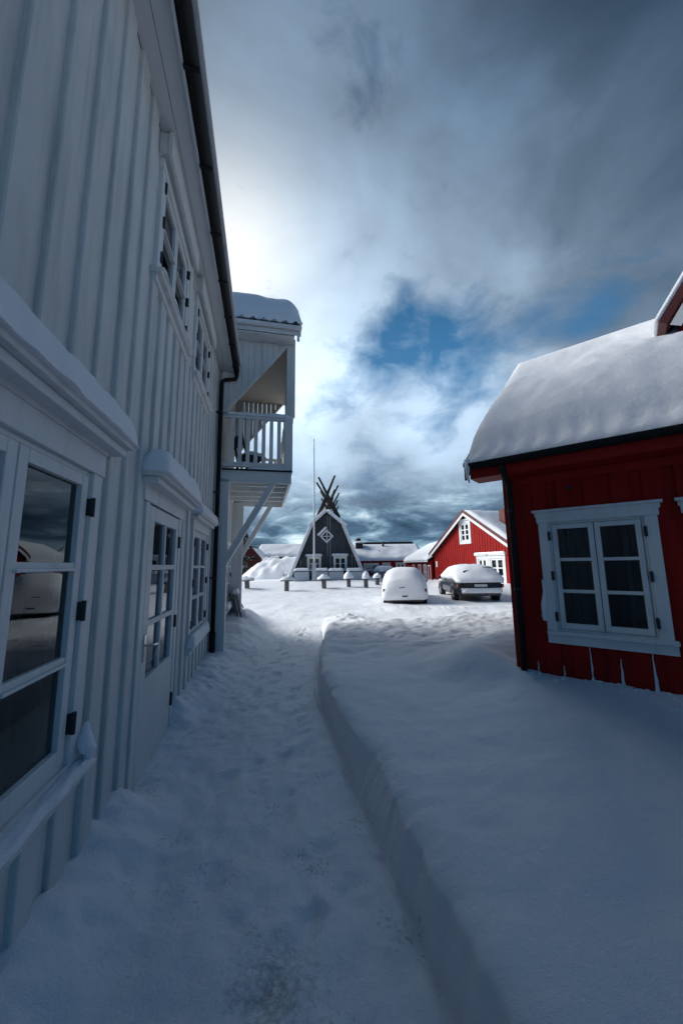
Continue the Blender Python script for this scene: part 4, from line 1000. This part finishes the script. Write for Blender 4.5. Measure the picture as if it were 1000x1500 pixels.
# a dark flat roof ridge farther back
FR = thing('flat_roofed_hall', 'far dark roofed hall whose long roof edge shows above the long red house', 'building', (8.2, 66., 0), 0)
mzt = at(568, 795, 66.).z
m = MB(); m.box(-3.6, 3.6, 0, 8, -.5, mzt - .35); m.build('wall', 'dark', FR); m = MB(); m.box(-4.8, 4.8, -.5, 8.5, mzt - .35, mzt + .1); m.build('roof', 'black', FR)
p = at(524.5, 793, 60.)
CHm = thing('chimney_tower', 'small dark round headed chimney above the far roofs right of the lodge', 'chimney', (p.x, 60., 0), 0)
m = MB(); m.tube([(0, 0, -.3), (0, 0, p.z - .3)], .35, 10); m.build('stack', 'dark', CHm); m = MB(); m.tube([(0, 0, p.z - .3), (0, 0, p.z + .0), (0, 0, p.z + .35), (0, 0, p.z + .5)], .55, 12, .35); m.build('cap', 'black', CHm)

# ------------------------------------------------------------------ left distance
LB = thing('snowy_barn', 'low barn under a broad snow roof left of the lodge', 'house', (-8.6, 51., 0), 0)
x0, x1 = at(374, 810, 51.).x + 8.6, at(448, 810, 51.).x + 8.6; zE, zR_ = at(400, 816.5, 51.).z, at(400, 799, 54.).z
board_wall(x0 + .2, x1, -.5, zE, [], .35, .14, .03, .1, seed=2).build('wall', 'dark', LB)
m = MB(); m.prism([(x0, -.5, zE), (x0, 3.4, zR_), (x0, 7.3, zE), (x0, 7.3, zE + .1), (x0, 3.4, zR_ + .1), (x0, -.5, zE + .1)], (x1 - x0 + .3, 0, 0)); r = m.build('roof', 'tile', LB)
m = MB(); snow_roof(m, x0, x1 + .3, -.52, zE + .1, 3.4, zR_ + .1, .3, 2., 40, 26, edge=.3); m.build('snow_cap', 'snow', r, smooth=True)
m = MB(); m.box(x0 + .2, x0 + .3, .1, 6.8, -.5, zE); m.box(x0 + .3, x1, 6.7, 6.8, -.5, zE); m.box(x1 - .1, x1, .1, 6.7, -.5, zE); m.prism([(x0 + .2, 0, zE), (x0 + .2, 6.8, zE), (x0 + .2, 3.4, zR_)], (.05, 0, 0)); m.build('end_wall', 'maroon', LB)
p = at(366, 808, 46.)
RS = gable_house('small_red_shed', 'small dark red shed beside the dark tree at far left', 'shed', (p.x, 46.), Vector((1, 0)), Vector((0, 1)), 1.3, at(366, 817, 46.).z, at(366, 800, 46.).z, 4., mat='maroon', barge='maroon', snowT=.2)
# mound of ploughed snow
m = MB(); P = []
cx, cy = at(403, 840, 38.).x, 38.
for i in range(41):
    row = []
    for j in range(41):
        u, v = i / 20 - 1, j / 20 - 1; r2 = math.hypot(u, v)
        x = u * 4.4 + .5; y = v * 3.5
        h = 2.2 * max(0, 1 - r2 ** 2.6) ** 1.1 * (1 + .34 * fb(u * 2.2, v * 2.2, 5) + .14 * fb(u * 6, v * 6, 1)) + .9 * math.exp(-((u + .75) / .35) ** 2 - (v / .5) ** 2) * .0
        row.append((cx + x, cy + y, .05 + h + (.03 * fb(u * 12, v * 12, 3) if h > .05 else -.15)))
    P.append(row)
m.grid(P); mo = m.build('snow_mound', 'snow', smooth=True); mo['kind'] = 'structure'; mo['label'] = 'mound of ploughed snow'
m = MB(); P = []
cx, cy = at(374, 842, 40.).x, 40.
for i in range(31):
    row = []
    for j in range(31):
        u, v = i / 15 - 1, j / 15 - 1; r2 = math.hypot(u, v)
        h = 1.1 * max(0, 1 - r2 ** 1.7) * (1 + .5 * u) * (1 + .2 * fb(u * 2, v * 2, 8))
        row.append((cx + u * 1.7, cy + v * 2, .1 + h - (.15 if h < .02 else 0)))
    P.append(row)
m.grid(P); mo = m.build('snow_bank', 'snow', smooth=True); mo['kind'] = 'structure'; mo['label'] = 'bank of ploughed snow'
# swing frame
p = at(382, 842, 36.)
sw = thing('swing_frame', 'pale A-shaped swing frame half buried in snow left of the mound', 'swing', (p.x, 36., .15), .3)
zt = 1.05
for sx in (-.55, .55):
    for yy in (0, 1.4): m = MB(); m.tube([(sx, yy, -.2), (0, yy, zt)], .045, 7); m.build('leg', 'plate', sw)
m = MB(); m.tube([(0, -.1, zt), (0, 1.5, zt)], .05, 8); m.build('crossbar', 'plate', sw)
m = MB(); m.beam((-.3, 0, .45), (.3, 0, .45), .04, .06); m.build('brace', 'plate', sw)
# twig by the lodge
tw = thing('bare_shrub', 'small bare dark shrub poking out of snow left of the lodge', 'shrub', (at(418, 838, 35.).x, 35., .2), 0)
m = MB(); rr = random.Random(5)
for k in range(9):
    a = rr.uniform(0, 6.28); r1 = rr.uniform(.1, .35); hh = rr.uniform(.4, .95); m.tube([(0, 0, -.1), (r1 * .4 * math.cos(a), r1 * .4 * math.sin(a), hh * .5), (r1 * math.cos(a), r1 * math.sin(a), hh)], .025, 5, .008)
m.build('branches', 'bark', tw)
m = MB(); snow_ledge(m, -.2, .22, -.15, .15, .62, .16, 3., nx=10); m.build('snow_cap', 'snow', tw, smooth=True)

# dark tree at far left, snow in its crown
def tree(label, loc, H, rad, seed, nl, snowf=.25):
    rr = random.Random(seed); t = thing('tree', label, 'tree', loc, 0)
    m = MB(); m.tube([(0, 0, -.3), (.05, .02, H * .5), (0, 0, H * .95)], .16, 8, .03)
    tips = []
    for k in range(46):
        f = rr.uniform(.16, .97); a = rr.uniform(0, 6.28); ln = rad * (1 - f) ** .7 * rr.uniform(.6, 1.15) + .15
        p0 = Vector((0, 0, H * f)); p1 = p0 + Vector((ln * .6 * math.cos(a), ln * .6 * math.sin(a), .1)); p2 = p0 + Vector((ln * math.cos(a), ln * math.sin(a), -.05 + rr.uniform(-.15, .25)))
        m.tube([p0, p1, p2], .03, 5, .008); tips += [(p0, p1, p2)]
    m.build('trunk', 'bark', t)
    def leaves(mb, n, s0, s1, dz=0, flat=False):
        for _ in range(n):
            p0, p1, p2 = rr.choice(tips); u = rr.uniform(.25, 1.05); p = (p1.lerp(p2, (u - .5) * 2) if u > .5 else p0.lerp(p1, u * 2)) + Vector((rr.gauss(0, .1), rr.gauss(0, .1), rr.gauss(0, .08) + dz))
            s = rr.uniform(s0, s1); a = rr.uniform(0, 6.28); b = rr.uniform(-.9, .9) if not flat else rr.uniform(-.3, .3)
            u_ = Vector((math.cos(a), math.sin(a), b)).normalized() * s; v_ = u_.cross(Vector((rr.gauss(0, .5), rr.gauss(0, .5), 1)).normalized()) * .5
            mb.add([p - u_, p - v_, p + u_, p + v_], [(0, 1, 2, 3)])
    m = MB(); leaves(m, nl, .08, .2); m.build('crown', 'leaf', t)
    m = MB(); leaves(m, int(nl * snowf), .08, .2, .05, True); m.build('crown_snow', 'snow', t)
    return t
p = at(355, 845, 42.); tree('dark spruce tree with snow on its branches beyond the white wing', (p.x, 42., .1), at(355, 776, 42.).z, 1.4, 3, 2600)
p = at(366, 845, 49.); tree('lower dark bushy tree before the small red shed', (p.x, 44.2, .1), at(366, 808, 44.).z, 1.3, 8, 1600, .35)

# person far off
p = at(360.3, 841.5, 58.)
pe = bpy.data.meshes.new('person'); vs = [(0, 0, .92), (0, 0, 1.15), (0, 0, 1.42), (0, .0, 1.52), (0, -.02, 1.66), (-.1, 0, .9), (-.12, .02, .5), (-.12, 0, .06), (-.12, -.12, .03), (.1, 0, .9), (.14, -.05, .5), (.15, .02, .06), (.15, -.1, .03), (-.2, 0, 1.4), (-.27, .02, 1.12), (-.25, -.08, .88), (.2, 0, 1.4), (.27, .02, 1.12), (.25, -.08, .88)]
es = [(0, 1), (1, 2), (2, 3), (3, 4), (0, 5), (5, 6), (6, 7), (7, 8), (0, 9), (9, 10), (10, 11), (11, 12), (2, 13), (13, 14), (14, 15), (2, 16), (16, 17), (17, 18)]
pe.from_pydata(vs, es, []); po = bpy.data.objects.new('person', pe); COL.objects.link(po); pe.materials.append(MT['cloth'])
rad = [.17, .17, .19, .07, .115, .11, .085, .06, .05, .11, .085, .06, .05, .085, .07, .05, .085, .07, .05]
md = po.modifiers.new('skin', 'SKIN'); sv = pe.skin_vertices[0].data
for i, r in enumerate(rad): sv[i].radius = (r, r)
sv[0].use_root = True
po.modifiers.new('sub', 'SUBSURF').render_levels = 1
po.location = (p.x, 58., .05); tag(po, 'distant person in dark winter clothes standing on the snow', 'person')

# ------------------------------------------------------------------ light
SUN_AZ, SUN_EL = R(-70), R(28)
sd = Vector((math.sin(SUN_AZ) * math.cos(SUN_EL), math.cos(SUN_AZ) * math.cos(SUN_EL), math.sin(SUN_EL)))
sl_ = bpy.data.lights.new('sun', 'SUN'); sl_.energy = 3.8; sl_.angle = R(42); sl_.color = (1., .985, .96)
so = bpy.data.objects.new('sun', sl_); COL.objects.link(so); so.rotation_euler = sd.to_track_quat('Z', 'Y').to_euler(); so.location = (-20, 5, 12)

# ------------------------------------------------------------------ sky
w = bpy.data.worlds.new('World'); scn.world = w; w.use_nodes = True; nt = w.node_tree; nt.nodes.clear()
out = N(nt, 'ShaderNodeOutputWorld'); bg = N(nt, 'ShaderNodeBackground'); STR = .1; bg.inputs['Strength'].default_value = STR
nt.links.new(bg.outputs[0], out.inputs[0])
sky = N(nt, 'ShaderNodeTexSky', sky_type='NISHITA'); sky.sun_disc = False; sky.sun_elevation = SUN_EL; sky.sun_rotation = SUN_AZ
sky.air_density = 1.; sky.dust_density = .6; sky.ozone_density = 2.
tc = N(nt, 'ShaderNodeTexCoord').outputs['Generated']
def V(op, a, b=None):
    n = N(nt, 'ShaderNodeVectorMath', operation=op)
    for i, x in enumerate((a, b)):
        if x is None: continue
        if hasattr(x, 'is_linked'): nt.links.new(x, n.inputs[i])
        else: n.inputs[i].default_value = x
    return n.outputs['Value'] if op in ('DOT_PRODUCT', 'LENGTH') else n.outputs[0]
def F(op, a, b=None, c=None, clamp=False):
    n = N(nt, 'ShaderNodeMath', operation=op); n.use_clamp = clamp
    for i, x in enumerate((a, b, c)):
        if x is None: continue
        if hasattr(x, 'is_linked'): nt.links.new(x, n.inputs[i])
        else: n.inputs[i].default_value = x
    return n.outputs[0]
D = V('NORMALIZE', tc)
sep = N(nt, 'ShaderNodeSeparateXYZ'); nt.links.new(D, sep.inputs[0]); dz = sep.outputs['Z']
den = F('ADD', F('MAXIMUM', dz, 0.), .10)
cmb = N(nt, 'ShaderNodeCombineXYZ'); nt.links.new(F('DIVIDE', sep.outputs['X'], den), cmb.inputs[0]); nt.links.new(F('DIVIDE', sep.outputs['Y'], den), cmb.inputs[1])
PL = cmb.outputs[0]
warp = N(nt, 'ShaderNodeTexNoise'); warp.inputs['Scale'].default_value = 1.6; warp.inputs['Detail'].default_value = 3; nt.links.new(D, warp.inputs['Vector'])
warp2 = N(nt, 'ShaderNodeTexNoise'); warp2.inputs['Scale'].default_value = 6.; warp2.inputs['Detail'].default_value = 5; nt.links.new(D, warp2.inputs['Vector'])
WD = V('ADD', D, V('MULTIPLY', V('SUBTRACT', warp.outputs['Color'], (.5, .5, .5)), (.34, .34, .34)))
WD = V('ADD', WD, V('MULTIPLY', V('SUBTRACT', warp2.outputs['Color'], (.5, .5, .5)), (.14, .14, .14)))
def blob(px, py, k, warped=True):
    d = ray(px, py).normalized()
    dt = V('DOT_PRODUCT', V('NORMALIZE', WD) if warped else D, tuple(d)); return F('EXPONENT', F('MULTIPLY', F('SUBTRACT', dt, 1.), k))
def add(*a):
    r = a[0]
    for x in a[1:]: r = F('ADD', r, x)
    return r
def mul(a, k): return F('MULTIPLY', a, k)
def cen(n, k): return F('MULTIPLY', F('SUBTRACT', n, .5), k)
n1 = noise_n(nt, mapping(nt, PL, (.55, .35, 1), (3.1, 1.7, 0)), 1., 7, .55, .5)
n2 = noise_n(nt, mapping(nt, D, (2.4, 2.4, 3.6), (.3, 5., 2.)), 1., 7, .53, .35)
n5 = noise_n(nt, mapping(nt, D, (7., 7., 11.), (2.3, .4, 1.)), 1., 8, .6, .4)
n3 = noise_n(nt, mapping(nt, D, (4., 4., 12.), (1.3, 2.2, 4.1)), 1., 8, .6, .7)
n4 = noise_n(nt, mapping(nt, D, (9., 9., 30.), (7.3, .2, 1.1)), 1., 7, .6, .6)
def S(c): return tuple(x / STR for x in c)
b = add(cen(n2, .56), cen(n1, .22), cen(n5, .06), mul(blob(540, 310, 9), .30), mul(blob(470, 590, 45), .24), mul(blob(690, 610, 70), .16), mul(blob(900, 80, 5), -.26), mul(blob(410, 120, 30), .10), mul(blob(640, 420, 24), .04), mul(blob(600, 660, 60), .02))
b = F('MAXIMUM', F('ADD', b, .155), .03)
cloud = ramp(nt, b, [(0., (.045, .072, .108)), (.16, (.118, .155, .205)), (.40, (.36, .45, .56)), (.62, (.62, .73, .84)), (1., (1., 1., .98))])
cloud = mixc(nt, 1., cloud, (1.42 / STR, 1.5 / STR, 1.54 / STR), 'MULTIPLY')
gl1 = blob(338, 372, 95, False); gl2 = blob(345, 330, 13, False)
glow = mixc(nt, F('ADD', F('MULTIPLY', gl1, .42), F('MULTIPLY', gl2, .13), None, True), (0, 0, 0), S((1., .85, .60)))
op_ = add(mul(blob(585, 525, 150), .46), mul(blob(640, 515, 150), .60), mul(blob(715, 512, 170), .68), mul(blob(890, 445, 260), .50), cen(n2, -1.9), cen(n5, -1.9))
opm = ramp(nt, op_, [(.14, 0), (.55, .5), (1.05, .95)])
blue = mixc(nt, .88, sky.outputs[0], S((.02, .15, .33)))
c = mixc(nt, opm, cloud, blue)
lowm = ramp(nt, F('ADD', dz, cen(n2, .16)), [(.11, 1), (.27, 0)])
lb = add(mul(n3, .62), mul(n4, .38), cen(n5, .22), mul(blob(440, 770, 260, False), .05), mul(blob(620, 790, 200, False), -.03))
lowc = ramp(nt, lb, [(.36, (.020, .045, .078)), (.47, (.052, .100, .158)), (.56, (.17, .27, .35)), (.66, (.55, .66, .72))])
lowc = mixc(nt, 1., lowc, (1.25 / STR,) * 3, 'MULTIPLY')
c = mixc(nt, lowm, c, lowc)
hz = ramp(nt, F('ADD', dz, cen(n4, .05)), [(.008, 1), (.05, 0)])
c = mixc(nt, F('MULTIPLY', hz, .7), c, S((.50, .62, .70)))
# sky dimmed overhead; unseen sky behind the viewer tinted blue to colour the shade
zen = ramp(nt, dz, [(.46, (1, 1, 1)), (.84, (.20, .29, .37))])
c = mixc(nt, 1., c, zen, 'MULTIPLY')
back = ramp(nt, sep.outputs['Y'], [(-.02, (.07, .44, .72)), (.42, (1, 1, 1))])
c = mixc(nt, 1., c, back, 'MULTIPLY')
keep = N(nt, 'ShaderNodeInvert'); nt.links.new(opm, keep.inputs['Color'])
glow = mixc(nt, 1., glow, keep.outputs[0], 'MULTIPLY')
c = mixc(nt, 1., c, glow, 'ADD')
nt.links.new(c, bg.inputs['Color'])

scn.view_settings.view_transform = 'Standard'; scn.view_settings.look = 'None'; scn.view_settings.exposure = .42; scn.view_settings.gamma = 1
scn.cycles.use_denoising = True
scn.cycles.max_bounces = 8
